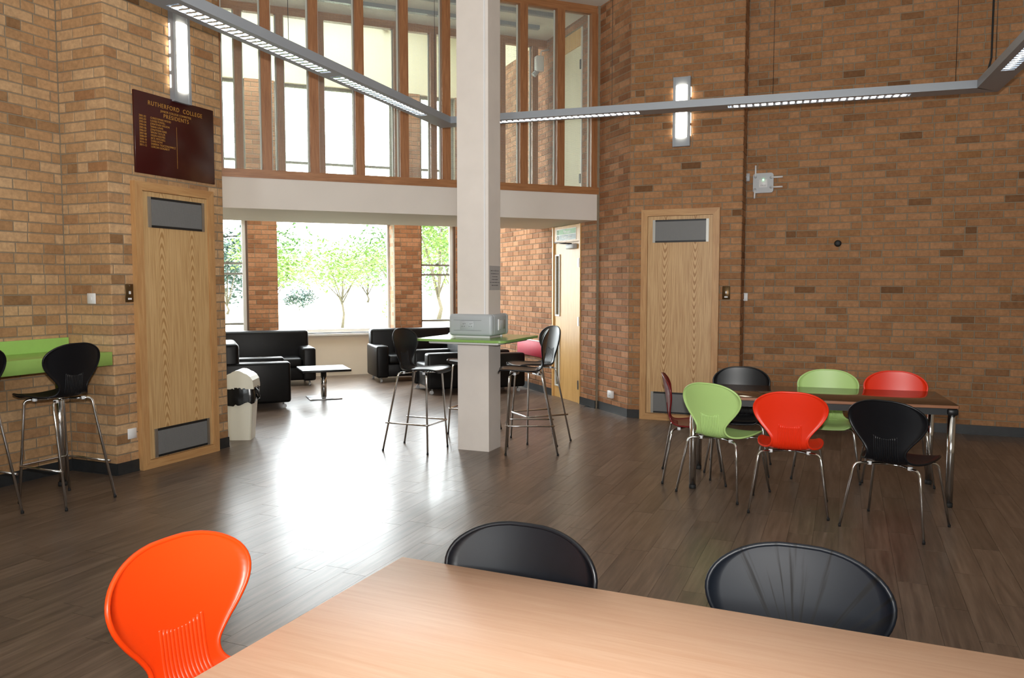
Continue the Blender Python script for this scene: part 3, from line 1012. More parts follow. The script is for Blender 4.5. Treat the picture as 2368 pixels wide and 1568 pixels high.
def shell_point(row, s, dz):
    y, z, w = row
    x = s * w
    hb = min(1.0, max(0.0, (z - 0.45) / 0.12)) if y < -0.05 else 0.0
    y2 = y + hb * 0.048 * (x / 0.24) ** 2
    z2 = z + (1 - hb) * 0.016 * (x / 0.2) ** 2 - hb * 0.012 * (x / 0.24) ** 2
    return Vector((x, y2, z2 + dz))
def make_shell(root, mat, dz=0.0, sc=1.0, dy=0.0):
    rows = catmull(PROFILE, 3)
    NC = 14
    ss = [-1 + 2 * i / NC for i in range(NC + 1)]
    grid = [[shell_point(r, s, 0) * sc + Vector((0, dy, dz)) for s in ss] for r in rows]
    nr, nc = len(grid), NC + 1
    def nrm(i, j):
        a = grid[min(i + 1, nr - 1)][j] - grid[max(i - 1, 0)][j]
        b = grid[i][min(j + 1, nc - 1)] - grid[i][max(j - 1, 0)]
        return b.cross(a).normalized()
    t = 0.0042
    top = [[grid[i][j] + nrm(i, j) * t for j in range(nc)] for i in range(nr)]
    bot = [[grid[i][j] - nrm(i, j) * t for j in range(nc)] for i in range(nr)]
    mb = MB()
    vs = [p for r in top for p in r] + [p for r in bot for p in r]
    o = nr * nc
    fs = []
    for i in range(nr - 1):
        for j in range(nc - 1):
            a = i * nc + j
            fs.append((a, a + nc, a + nc + 1, a + 1))
            fs.append((o + a, o + a + 1, o + a + nc + 1, o + a + nc))
    edge = [i * nc for i in range(nr)] + [(nr - 1) * nc + j for j in range(1, nc)] + [i * nc + nc - 1 for i in range(nr - 2, -1, -1)] + [j for j in range(nc - 2, 0, -1)]
    for a, b in zip(edge, edge[1:] + edge[:1]):
        fs.append((a, b, o + b, o + a))
    mb.add(vs, fs, True)
    shell = mb.build('shell', mat, root)
    path = [grid[e // nc][e % nc] for e in edge]
    MB().tube(path, 0.0075 * sc, 7, closed=True).build('rim', mat, shell)
    # moulded ribs in the waist of the back
    rb = MB()
    for k in range(12):
        x = (-0.0715 + k * 0.013)
        pts = []
        for r in catmull(PROFILE, 14):
            if r[0] < -0.12 and 0.445 < r[1] < 0.636 - 0.02 * (1 - (x / 0.075) ** 2) and abs(x) < r[2] * 0.97:
                pts.append(shell_point(r, x / r[2], 0) * sc + Vector((0, dy, dz)))
        if len(pts) > 2:
            rb.tube(pts[::4] + [pts[-1]], 0.0078 * sc, 6)
    rb.build('rib_pattern', mat, shell, 'stuff')
    return shell
def rounded(path, r=0.035, m=4):
    pts = [Vector(p) for p in path]
    out = [pts[0]]
    for a, b, c in zip(pts, pts[1:], pts[2:]):
        u = (a - b).normalized() * r
        v = (c - b).normalized() * r
        for k in range(m + 1):
            t = k / m
            out.append((b + u) * (1 - t) ** 2 + b * 2 * t * (1 - t) + (b + v) * t * t)
    out.append(pts[-1])
    return out
def make_chair(mat, name='shell_chair'):
    root = thing(name, 'x', 'chair')
    make_shell(root, mat)
    for sx in (-1, 1):
        for sy in (-1, 1):
            fx, fy = sx * 0.258, sy * 0.245 - 0.01
            lg = MB().tube(rounded([(sx * 0.05, sy * 0.07 - 0.01, 0.424), (sx * 0.20, sy * 0.175 - 0.01, 0.424), (fx, fy, 0.006)]), 0.0085, 8).build('leg', 'chrome', root)
            MB().lathe([(0.0095, 0.0), (0.0098, 0.016), (0.0088, 0.018)], fx, fy, 8).build('foot_cap', 'black_rubber', lg)
            MB().rbox(sx * 0.125 - 0.014, sx * 0.125 + 0.014, sy * 0.12 - 0.022, sy * 0.12 + 0.004, 0.413, 0.437, 0.004, 1).build('clip', 'clip_white', root)
    for y_ in (-0.08, 0.06):
        MB().tube([(-0.05, y_, 0.424), (0.05, y_, 0.424)], 0.0085, 6).build('seat_frame', 'chrome', root)
    return root
def make_stool(name='bar_stool'):
    root = thing(name, 'x', 'stool')
    sc = 0.94
    dz = 0.775 - 0.445 * sc
    YO = 0.06
    make_shell(root, 'black_plastic', dz, sc, 0.09)
    zt = 0.752
    feet = {}
    for sx in (-1, 1):
        for sy in (-1, 1):
            fx, fy = sx * 0.200, sy * 0.243
            feet[sx, sy] = (fx, fy)
            lg = MB().tube(rounded([(sx * 0.04, sy * 0.07 + YO, zt), (sx * 0.155, sy * 0.150 + YO, zt), (fx, fy, 0.006)]), 0.0095, 8).build('leg', 'chrome', root)
            MB().lathe([(0.0105, 0.0), (0.0108, 0.016), (0.0098, 0.018)], fx, fy, 8).build('foot_cap', 'black_rubber', lg)
            MB().rbox(sx * 0.11 - 0.014, sx * 0.11 + 0.014, sy * 0.11 - 0.022 + YO, sy * 0.11 + 0.004 + YO, zt - 0.012, zt + 0.012, 0.004, 1).build('clip', 'clip_white', root)
    for y_ in (-0.07, 0.07):
        MB().tube([(-0.04, y_ + YO, zt), (0.04, y_ + YO, zt)], 0.0085, 6).build('seat_frame', 'chrome', root)
    zf = 0.275
    def at(sx, sy, over=1.0):
        t = (zt - zf) / zt
        return (sx * (0.155 + (0.200 - 0.155) * t), sy * (0.150 + (0.243 - 0.150) * t) * over + YO * (1 - t), zf)
    fr = MB()
    p = [at(-1, -1, 1.12), at(-1, 1, 1.06), at(1, 1, 1.06), at(1, -1, 1.12)]
    p = [(x * 1.07, y, z) for x, y, z in p]
    fr.tube(rounded(p, 0.03), 0.0085, 8)
    fr.build('footrest', 'chrome', root)
    return root
def place(o, x, y, heading, label, group=None):
    o.location = (x, y, 0)
    o.rotation_euler = (0, 0, RAD(heading - 90))
    o['label'] = label
    if group:
        o['group'] = group
    return o
GF = 'moulded chairs around the dark wood table'
GN = 'moulded chairs around the near beech table'
proto = {k: make_chair(k + '_plastic') for k in ('black', 'red', 'green', 'maroon', 'orange', 'scuffed')}
used = set()
def chair(col, x, y, h, label, group):
    o = proto[col] if col not in used else copy_tree(proto[col])
    used.add(col)
    return place(o, x, y, h, label, group)
chair('green', 1.625, 5.985, 45, 'pale green moulded chair turned at the near left corner of the dark wood table', GF)
chair('red', 1.975, 5.56, 69.5, 'red moulded chair tucked at the near side of the dark wood table, back to us', GF)
chair('black', 2.515, 5.105, 45, 'black moulded chair at the near right of the dark wood table, back to us', GF)
chair('maroon', 1.50, 6.43, -11, 'dark maroon moulded chair in profile at the left end of the dark wood table', GF)
chair('black', 1.95, 6.74, -110, 'black moulded chair on the far side of the dark wood table, facing us', GF)
chair('green', 2.61, 6.50, -112, 'pale green moulded chair on the far side of the dark wood table', GF)
chair('red', 3.13, 6.38, -111, 'red moulded chair on the far side of the dark wood table', GF)
chair('orange', -0.745, 2.09, -27, 'bright orange moulded chair at the end of the near beech table', GN)
chair('black', -0.065, 2.105, -114.4, 'black moulded chair behind the near beech table, beside its corner', GN)
chair('scuffed', 0.689, 1.911, -114.4, 'scuffed black moulded chair behind the near beech table, to the right', GN)

GS = 'black bar stools'
st0 = make_stool()
place(st0, -3.27, 5.735, 157, 'black bar stool drawn up to the green wall counter, fully in view', GS)
for x, y, h, lb in ((-3.70, 5.31, 157, 'black bar stool at the green wall counter, cut off by the left edge'),
                    (-0.933, 7.573, -23, 'black bar stool standing left of the cream column'),
                    (-0.40, 8.48, -113, 'black bar stool mostly hidden behind the cream column'),
                    (0.19, 7.47, 178, 'nearer of the two black bar stools right of the cream column'),
                    (0.293, 8.05, 204, 'farther of the two black bar stools right of the cream column')):
    place(copy_tree(st0), x, y, h, lb, GS)

# ------------------------------------------------------------------ tables
def dining_table(name, c, ang, lx, ly, z, topmat, edgemat, legx, legy, label, rail=True):
    root = thing(name, label, 'table', (c[0], c[1], 0), ang)
    MB().rbox(-lx / 2, lx / 2, -ly / 2, ly / 2, z - 0.025, z, 0.003, 1).build('tabletop', topmat, root)
    e_ = MB()
    for (a, b, c_, d) in ((-lx / 2 - .0015, -lx / 2 + .001, -ly / 2 + .004, ly / 2 - .004), (lx / 2 - .001, lx / 2 + .0015, -ly / 2 + .004, ly / 2 - .004),
                         (-lx / 2 + .004, lx / 2 - .004, -ly / 2 - .0015, -ly / 2 + .001), (-lx / 2 + .004, lx / 2 - .004, ly / 2 - .001, ly / 2 + .0015)):
        e_.box(a, b, c_, d, z - 0.0225, z - 0.0025)
    e_.build('edge_band', edgemat, root)
    fr = MB()
    for s in (-1, 1):
        fr.box(-legx, legx, s * legy - 0.014, s * legy + 0.014, z - 0.075, z - 0.0255)
        fr.box(s * legx - 0.014, s * legx + 0.014, -legy, legy, z - 0.075, z - 0.0255)
    fr.build('under_frame', 'black_metal', root)
    for sx in (-1, 1):
        for sy in (-1, 1):
            lg = MB().tube([(sx * legx, sy * legy, 0.03), (sx * legx, sy * legy, z - 0.026)], 0.026, 16).build('leg', 'chrome', root)
            MB().lathe([(0.024, 0.0), (0.027, 0.004), (0.027, 0.03), (0.022, 0.034)], sx * legx, sy * legy, 14).build('foot_cap', 'black_rubber', lg)
            MB().rbox(sx * legx - 0.035, sx * legx + 0.035, sy * legy - 0.035, sy * legy + 0.035, z - 0.075, z - 0.026, 0.01, 1).build('corner_bracket', 'black_metal', root)
    return root
dining_table('dining_table', (2.365, 6.155), -17.0, 1.86, 0.78, 0.737, 'walnut_top', 'brown_edge', 0.895, 0.345,
             'long dark wood topped table with chrome legs by the right brick wall')
nc = along((-0.345, 2.435), -24.3, 0.90)
nc = along(nc, -24.3 - 90, 0.45)
dining_table('dining_table', nc, -24.3, 1.80, 0.90, 0.73, 'beech_top', 'beech_edge', 0.84, 0.39, 'pale beech topped table in the near foreground')

# bar table fixed round the column, with a power box
root = thing('bar_table', 'green square bar table fixed around the cream column', 'table', (COLC[0], COLC[1], 0), AE1)
h = 0.455; r = 0.07
poly = []
for cx, cy, a0 in ((h - r, -h + r, -90), (h - r, h - r, 0), (-h + r, h - r, 90), (-h + r, -h + r, 180)):
    for k in range(7):
        a = RAD(a0 + 15 * k); poly.append((cx + r * math.cos(a), cy + r * math.sin(a)))
inner = [(0.1645, -0.1385), (0.1645, 0.1385), (-0.1645, 0.1385), (-0.1645, -0.1385)]
mb = MB()
vs = [(x, y, z) for z in (1.063, 1.085) for x, y in poly + inner]
no_ = len(poly) + 4
fs = []
for i in range(4):
    seg = [i * 7 + k for k in range(7)]
    for f_ in (seg + [28 + i], [seg[-1], ((i + 1) * 7) % 28, 28 + (i + 1) % 4, 28 + i]):
        fs.append(tuple(no_ + v for v in f_))
        fs.append(tuple(reversed(f_)))
for k in range(28):
    fs.append((k, (k + 1) % 28, no_ + (k + 1) % 28, no_ + k))
for k in range(4):
    a_, b_ = 28 + k, 28 + (k + 1) % 4
    fs.append((b_, a_, no_ + a_, no_ + b_))
mb.add(vs, fs)
mb.build('tabletop', 'green_glossy', root)
for y0, y1 in ((-0.36, -0.1395), (0.1395, 0.36)):
    MB().rbox(-0.36, 0.36, y0, y1, 1.035, 1.062, 0.012, 2).build('support_bracket', 'bracket_white', root)
MB().rbox(0.166, 0.36, -0.138, 0.138, 1.035, 1.062, 0.012, 2).build('support_bracket', 'bracket_white', root)
MB().rbox(-0.36, -0.166, -0.138, 0.138, 1.035, 1.062, 0.012, 2).build('support_bracket', 'bracket_white', root)
bolt = MB().lathe([(0.005, 1.055), (0.006, 1.062)], 0, 0, 8).mesh('bolt', 'dark_slot')
for x in (-0.32, -0.16, 0.0, 0.16, 0.32):
    o = link('bolt', bolt, root); o.location = (x, -0.368, 0)
pb = thing('power_box', 'grey power socket box clamped around the cream column above the bar table', 'socket box', (COLC[0], COLC[1], 0), AE1)
for nm, (x0, x1, y0, y1) in dict(front=(-0.225, 0.225, -0.205, -0.138), back=(-0.225, 0.225, 0.138, 0.205)).items():
    MB().rbox(x0, x1, y0, y1, 1.105, 1.310, 0.03, 3).build('casing', 'power_grey', pb)
for x0, x1 in ((-0.225, -0.164), (0.164, 0.225)):
    MB().rbox(x0, x1, -0.16, 0.16, 1.107, 1.308, 0.025, 3).build('casing', 'power_grey', pb)
MB().box(-0.18, 0.18, -0.15, -0.138, 1.086, 1.108).box(-0.18, 0.18, 0.138, 0.15, 1.086, 1.108).build('plinth', 'plate_white', pb)
def socket_face(parent, cx, y, cz, gang=2):
    f = MB().rbox(cx - 0.073 * gang / 2, cx + 0.073 * gang / 2, y - 0.006, y, cz - 0.043, cz + 0.043, 0.003, 1).build('socket_plate', 'power_grey', parent)
    hs = MB()
    for g in range(gang):
        x = cx - 0.0365 * (gang - 1) + 0.073 * g
        for dx, dz, w_, hh in ((0.0, 0.014, 0.0025, 0.004), (-0.011, -0.010, 0.0035, 0.0025), (0.011, -0.010, 0.0035, 0.0025), (0.018, 0.016, 0.003, 0.003)):
            hs.box(x + dx - w_, x + dx + w_, y - 0.0068, y - 0.006, cz + dz - hh, cz + dz + hh)
    hs.build('pin_holes', 'dark_slot', f)
    return f
socket_face(pb, -0.03, -0.205, 1.205, 2)
MB().box(-0.17, 0.12, -0.2062, -0.204, 1.252, 1.254).box(-0.17, 0.12, -0.2062, -0.204, 1.156, 1.158).build('trunking_line', 'dark_slot', pb)
MB().rbox(0.225, 0.229, -0.02, 0.10, 1.165, 1.250, 0.001, 1).build('socket_plate', 'plastic_grey', pb)
MB().rbox(0.225, 0.236, -0.066, -0.040, 1.155, 1.260, 0.003, 1).build('switch', 'plate_white', pb)
# notice on the column
nt_ = thing('notice', 'grey paper notice taped to the right face of the cream column', 'notice', (COLC[0], COLC[1], 0), AE1)
MB().box(0.163, 0.1642, -0.118, 0.13, 1.535, 1.765).build('sheet', 'paper_grey', nt_)
for i, (w_, t_) in enumerate(((0.19, 'Please leave'), (0.18, 'this area as'), (0.12, 'you would'), (0.14, 'wish to'), (0.22, 'find it. Thank'), (0.15, 'you'))):
    mb = MB()
    x = 0.006 - w_ / 2
    while x < 0.006 + w_ / 2:
        l_ = random.uniform(0.008, 0.02)
        mb.box(0.1642, 0.1646, x, min(x + l_, 0.006 + w_ / 2), 1.714 - i * 0.0275, 1.722 - i * 0.0275)
        x += l_ + random.choice((0.003, 0.003, 0.009))
    mb.build('print_line', 'ink_grey', nt_)

# ------------------------------------------------------------------ green counter along the left wall
q = C1
root = thing('wall_counter', 'bright green bar counter along the left brick wall', 'counter', (q[0], q[1], 0), AE2)
MB().rbox(-5.0, -0.01, -0.53, -0.006, 0.925, 1.035, 0.003, 1).build('counter_top', 'green_laminate', root)
MB().box(-5.0, 0.0 - 0.01, -0.026, -0.0035, 1.035, 1.142).build('upstand', 'green_laminate', root)
for x in (-0.40, -2.4, -4.4):
    lg = MB().tube([(x, -0.40, 0.03), (x, -0.40, 0.926)], 0.028, 14).build('leg', 'chrome', root)
    MB().lathe([(0.034, 0.0), (0.034, 0.03), (0.028, 0.034)], x, -0.40, 14).build('foot_cap', 'black_rubber', lg)

# ------------------------------------------------------------------ lounge furniture
def sofa(name, label, cat, W_, heading, corner, which, dep=0.80, group=None, arm_z=0.60, back_z=0.85):
    """corner: front corner of the body on the floor plan; which = 'l' or 'r' seen from the sitter"""
    f = D(heading)
    lft = D(heading + 90)
    s = 1 if which == 'r' else -1
    c = (corner[0] - f[0] * dep / 2 + lft[0] * W_ / 2 * s, corner[1] - f[1] * dep / 2 + lft[1] * W_ / 2 * s)
    root = thing(name, label, cat, (c[0], c[1], 0), heading - 90, group)
    hw, hd, aw = W_ / 2, dep / 2, 0.20
    MB().rbox(-hw + 0.03, hw - 0.03, -hd + 0.02, hd - 0.05, 0.09, 0.30, 0.02, 2).build('base', 'leather', root)
    n = 2 if W_ > 1.2 else 1
    sw = (W_ - 2 * aw) / n
    for i in range(n):
        x0 = -hw + aw + i * sw
        MB().rbox(x0 + 0.003, x0 + sw - 0.003, -hd + 0.2, hd - 0.02, 0.30, 0.44, 0.04, 3).build('seat_cushion', 'leather', root)
    MB().rbox(-hw + 0.03, hw - 0.03, -hd, -hd + 0.22, 0.09, back_z, 0.05, 3).build('backrest', 'leather', root)
    for sx in (-1, 1):
        x0 = -hw if sx < 0 else hw - aw
        MB().rbox(x0, x0 + aw, -hd + 0.02, hd, 0.08, arm_z, 0.035, 3).build('arm', 'leather', root)
    for sx in (-1, 1):
        for sy in (-1, 1):
            x, y = sx * (hw - 0.09), sy * (hd - 0.09)
            cs = MB().tube([(x, y, 0.05), (x, y, 0.095)], 0.012, 8).build('caster', 'steel_brushed', root)
            MB().tube([(x - 0.014, y + 0.012, 0.0275), (x + 0.014, y + 0.012, 0.0275)], 0.0275, 12).build('wheel', 'plastic_grey', cs)
    return root
GL = 'black leather lounge seats on casters'
sofa('sofa', 'black leather two-seat sofa under the left lounge window', 'sofa', 1.50, -67.8, (-3.09, 12.43), 'l', 0.80, GL)
sofa('armchair', 'black leather armchair seen from its side behind the swing bin', 'armchair', 0.92, 22.2, (-2.836, 10.10), 'r', 0.84, GL)
sofa('sofa', 'black leather two-seat sofa in front of the right lounge window', 'sofa', 1.50, -67.8, (-2.18, 12.72), 'r', 0.80, GL)
sofa('armchair', 'black leather armchair left of and partly behind the cream column', 'armchair', 0.92, 202.2, (-1.206, 11.30), 'l', 0.78, GL)
sofa('armchair', 'black leather armchair seen just right of the cream column', 'armchair', 0.80, 22.2, (0.20, 11.70), 'r', 0.62, GL, arm_z=0.585, back_z=0.75)
# low coffee table
root = thing('coffee_table', 'low dark coffee table with a steel pedestal in the lounge', 'table', (-2.645, 11.05, 0), 22.2)
MB().rbox(-0.33, 0.33, -0.33, 0.33, 0.395, 0.425, 0.004, 1).build('tabletop', 'black_metal', root)
MB().box(-0.322, 0.322, -0.322, 0.322, 0.4251, 0.428).build('top_laminate', 'sign_grey', root)
MB().lathe([(0.04, 0.02), (0.04, 0.396)], 0, 0, 20).build('pedestal', 'chrome', root)
MB().rbox(-0.22, 0.22, -0.22, 0.22, 0.0, 0.014, 0.003, 1).build('base_plate', 'steel_brushed', root)
# swing bin with bag
bx, by = along((-2.79, 8.10), 0, 0)
root = thing('swing_bin', 'cream swing-top bin with a black bag at the end of the left wall', 'bin', (bx, by, 0), 4)
def frustum(w0, d0, z0, w1, d1, z1, name, mat, parent, r=0.03):
    mb = MB()
    rings = []
    def rr(w_, d_, z):
        pts = []
        for cx, cy, a0 in ((w_ - r, -d_ + r, -90), (w_ - r, d_ - r, 0), (-w_ + r, d_ - r, 90), (-w_ + r, -d_ + r, 180)):
            for k in range(4):
                a = RAD(a0 + 30 * k); pts.append((cx + r * math.cos(a), cy + r * math.sin(a), z))
        return pts
    a, b = rr(w0, d0, z0), rr(w1, d1, z1)
    n = len(a)
    mb.add(a + b, [(i, (i + 1) % n, n + (i + 1) % n, n + i) for i in range(n)] + [tuple(range(n - 1, -1, -1)), tuple(range(n, 2 * n))])
    return mb.build(name, mat, parent)
body = frustum(0.112, 0.10, 0.0, 0.150, 0.13, 0.53, 'body', 'bin_cream', root)
# crumpled bag cuff
mb = MB()
rnd = random.Random(11)
n = 40
rings = []
for (z, g) in ((0.545, 0.006), (0.50, 0.012), (0.45, 0.014), (0.40, 0.016), (0.37, 0.010)):
    ring = []
    for k in range(n):
        a = 2 * math.pi * k / n
        w_, d_ = 0.150, 0.13
        t = max(abs(math.cos(a)) / w_, abs(math.sin(a)) / d_)
        rr_ = min(1 / t, math.hypot(w_, d_) * 0.92) + g + rnd.uniform(-0.004, 0.006)
        ring.append((math.cos(a) * rr_, math.sin(a) * rr_, z + (rnd.uniform(-0.02, 0.012) if z < 0.4 else 0) - (0.03 * math.cos(a) if z < 0.46 else 0) * -1))
    rings.append(ring)
mb.add([p for r_ in rings for p in r_], [(i * n + k, i * n + (k + 1) % n, (i + 1) * n + (k + 1) % n, (i + 1) * n + k) for i in range(4) for k in range(n)], True)
mb.tube([(0.155, -0.05, 0.53), (0.185, -0.05, 0.50), (0.195, -0.05, 0.44), (0.180, -0.045, 0.42), (0.165, -0.04, 0.47)], 0.010, 7)
mb.build('bin_bag', 'bin_bag', root)
# domed lid: body with a swing flap
lid = MB()
prof = []
for k in range(11):
    a = math.pi * k / 10
    prof.append((-0.158 * math.cos(a), 0.56 + 0.145 * math.sin(a) ** 0.8))
lid.prism_y([(-0.158, 0.53)] + prof + [(0.158, 0.53)], -0.138, 0.138)
lid.build('lid', 'bin_cream', root)
fl = MB()
fp = [(-0.10 + 0.20 * k / 8, 0.60 + 0.118 * math.sin(math.pi * (0.18 + 0.64 * k / 8))) for k in range(9)]
fl.prism_y(fp, -0.1395, 0.1395)
fl.build('swing_flap', 'bin_cream', root)
# red panel on the lounge wall
q = along(AL0, AA, 2.55)
root = thing('wall_panel', 'dull red padded panel fixed low on the lounge brick wall', 'wall panel', (q[0], q[1], 0), AA)
MB().rbox(0.0, 1.17, -0.04, -0.003, 0.52, 0.75, 0.006, 1).build('panel', 'red_cloth', root)
MB().box(0.0, 1.17, -0.042, -0.003, 0.7505, 0.762).build('lit_top_edge', 'plate_white', root)  # white strip colours in the lit top edge

# ------------------------------------------------------------------ suspended linear luminaire
ZL = 3.25
root = thing('suspended_luminaire', 'grey suspended linear light running in three angled lengths', 'ceiling light', (0, 0, ZL))
d1, d2, d3 = D(-110.4), D(-17.7), D(-109.1)
O1 = (-0.754, 8.548); O3 = (4.20, 6.967)
WL = 0.20
def run(o, d, s0, s1, side, secs, m0, m1):
    """o: outer corner; side: +1 if the body lies to the left of d; m0, m1: mitre shift of the inner edge at both ends"""
    n = (-d[1] * side, d[0] * side)
    def pt(s, w, z):
        return (o[0] + d[0] * s + n[0] * w, o[1] + d[1] * s + n[1] * w, z)
    def bar(s0_, s1_, w0, w1, z0, z1, mit=True):
        k0 = (m0 / WL if mit and s0_ == s0 else 0); k1 = (m1 / WL if mit and s1_ == s1 else 0)
        a, b = s0_ + k0 * w0, s0_ + k0 * w1
        c, e_ = s1_ + k1 * w1, s1_ + k1 * w0
        vs = [pt(a, w0, z0), pt(e_, w0, z0), pt(c, w1, z0), pt(b, w1, z0), pt(a, w0, z1), pt(e_, w0, z1), pt(c, w1, z1), pt(b, w1, z1)]
        return vs
    F = [(0, 3, 2, 1), (4, 5, 6, 7), (0, 1, 5, 4), (1, 2, 6, 5), (2, 3, 7, 6), (3, 0, 4, 7)]
    mb = MB()
    mb.add(bar(s0, s1, 0, 0.052, 0, 0.068), F)
    mb.add(bar(s0, s1, WL - 0.052, WL, 0, 0.068), F)
    mb.add(bar(s0, s1, 0.052, WL - 0.052, 0.056, 0.068), F)
    cuts_ = [s0] + [v for ab in secs for v in ab] + [s1]
    for a, b in zip(cuts_[::2], cuts_[1::2]):
        mb.add(bar(a, b, 0.052, WL - 0.052, 0.0, 0.02), F)
    hs = mb.build('housing', 'aluminium_grey', root)
    bm_ = hs.data
    for a, b in secs:
        t = MB().tube([pt(a + 0.03, WL / 2, 0.036), pt(b - 0.03, WL / 2, 0.036)], 0.013, 8).build('fluorescent_tube', 'tube_light', hs)
        lv = MB()
        s = a + 0.03
        while s < b - 0.02:
            w0, w1 = 0.054, WL - 0.054
            # V-shaped cross blades
            lv.add([pt(s, w0, 0.0), pt(s, w1, 0.0), pt(s + 0.012, w1, 0.022), pt(s + 0.012, w0, 0.022), pt(s + 0.024, w1, 0.0), pt(s + 0.024, w0, 0.0)],
                   [(0, 1, 2, 3), (3, 2, 4, 5)])
            s += 0.062
        lv.add(bar(a, b, 0.0525, 0.054, 0.001, 0.05), F)
        lv.add(bar(a, b, WL - 0.054, WL - 0.0525, 0.001, 0.05), F)
        lv.build('louvre', 'louvre', hs, 'stuff')
    wm = []
    for s in [s0 + 0.35 + k * (s1 - s0 - 0.7) / 3 for k in range(4)]:
        p0 = pt(s, WL / 2, 0.068)
        MB().tube([p0, (p0[0], p0[1], CEIL - ZL - 0.012)], 0.0022, 5).build('suspension_wire', 'black_metal', root)
mt1 = math.tan(RAD((180 - (180 - 92.7)) / 2 - 46.35 + 43.65)) * WL
run(O1, d1, 0.0, 8.0, 1, [(0.62, 2.18), (2.30, 3.92), (4.6, 6.2)], WL * math.tan(RAD(43.65)), 0.0)
s_e = math.hypot(O3[0] - O1[0], O3[1] - O1[1])
d2 = ((O3[0] - O1[0]) / s_e, (O3[1] - O1[1]) / s_e)
run(O1, d2, 0.0, s_e, -1, [(0.55, 2.12), (2.95, 4.50)], WL * math.tan(RAD(43.65)), -WL * math.tan(RAD(44.3)))
run(O3, d3, 0.0, 7.0, -1, [(0.75, 2.3), (2.6, 4.15), (4.4, 6.0)], WL * math.tan(RAD(44.3)), 0.0)
cab = [(3.98 + 0.0, 6.85, 0.068), (4.02, 6.84, 0.10), (4.05, 6.83, 0.25), (4.05, 6.83, CEIL - ZL - 0.012)]
MB().tube(cab, 0.008, 6).build('power_cable', 'black_rubber', root)

# ------------------------------------------------------------------ wall lamps
def wall_lamp(p, ang, s0, z0, z1, label):
    q = along(p, ang, s0)
    root = thing('wall_lamp', label, 'wall light', (q[0], q[1], 0), ang, 'tall vertical wall lamps')
    W_ = 0.195
    for x_ in (0, W_ - 0.032):
        MB().box(x_, x_ + 0.032, -0.06, -0.003, z0, z1).build('side_rail', 'aluminium_grey', root)
    for z_, h_ in ((z0, 0.10), (z1 - 0.095, 0.095)):
        MB().box(0.032, W_ - 0.032, -0.055, -0.003, z_, z_ + h_).build('end_plate', 'aluminium_grey', root)
    mb = MB()
    pts = []
    for k in range(9):
        a = math.pi * k / 8
        pts.append((W_ / 2 - 0.0655 * math.cos(a), -0.045 - 0.038 * math.sin(a)))
    n = len(pts)
    za, zb = z0 + 0.10, z1 - 0.095
    mb.add([(x, y, za) for x, y in pts] + [(x, y, zb) for x, y in pts], [(k, k + 1, n + k + 1, n + k) for k in range(n - 1)] + [tuple(range(n - 1, -1, -1)), tuple(range(n, 2 * n))], True)
    mb.build('diffuser', 'wall_lamp_glow', root)
    # light leaking from slots in the sides
    for x in (-0.002, W_ + 0.0005):
        for k in range(4):
            zc = za + (zb - za) * (k + 0.5) / 4
            MB().box(x, x + 0.0015, -0.022, -0.008, zc - 0.055, zc + 0.055).build('side_slot', 'wall_lamp_glow', root)
    return root
wall_lamp(C2, AE2, 0.672, 3.20, 3.985, 'tall grey wall lamp above the maroon honours board')
wall_lamp(K1, AE1, 0.508, 3.16, 3.935, 'tall grey wall lamp above the right oak cupboard door')

# ------------------------------------------------------------------ honours board
q = along(C2, AE2, 0.262)
root = thing('honours_board', 'dark maroon honours board with gold lettering above the left cupboard door', 'board', (q[0], q[1], 2.53), AE2)
BWD, BH = 0.905, 0.685
MB().rbox(0, BWD, -0.024, -0.003, 0, BH, 0.003, 1).build('panel', 'maroon_board', root)
yb_ = -0.0246
lettering('RUTHERFORD  COLLEGE', 0.052, 'lettering', 'gold_leaf', root, (BWD * 0.50, yb_, BH - 0.098), 'CENTER', 1.18, width=0.93)
lettering('JUNIOR COLLEGE COMMITTEE', 0.026, 'lettering', 'gold_leaf', root, (BWD * 0.50, yb_, BH - 0.135), 'CENTER', 1.1, width=0.9)
lettering('PRESIDENTS', 0.050, 'lettering', 'gold_leaf', root, (BWD * 0.50, yb_, BH - 0.180), 'CENTER', 1.18, width=0.93)
rowsx = ['CHRISTOPHER WOOD', 'LOUISE POWELL', 'JONATHAN WILSON', 'SARAH LEWIS', 'JONATHAN KERR', 'SIMON TAYLOR', 'HELEN HOLMES', 'JACK MITCHELL', 'CHRIS DOVE', 'SABRINA TKACZYKOWICZ', 'LORCAN GOGARTY']
for i, nm in enumerate(rowsx):
    z = BH - 0.212 - i * 0.0243
    lettering('%d-%02d' % (2001 + i, 2 + i), 0.024, 'lettering', 'gold_leaf', root, (0.045, yb_, z), 'LEFT', 1.0, width=0.95)
    lettering(nm, 0.024, 'lettering', 'gold_leaf', root, (0.165, yb_, z), 'LEFT', 1.0, width=0.92)
MB().box(BWD * 0.5 - 0.0012, BWD * 0.5 + 0.0012, yb_ - 0.0002, yb_ + 0.001, 0.085, BH - 0.235).build('divider_line', 'gold_leaf', root)

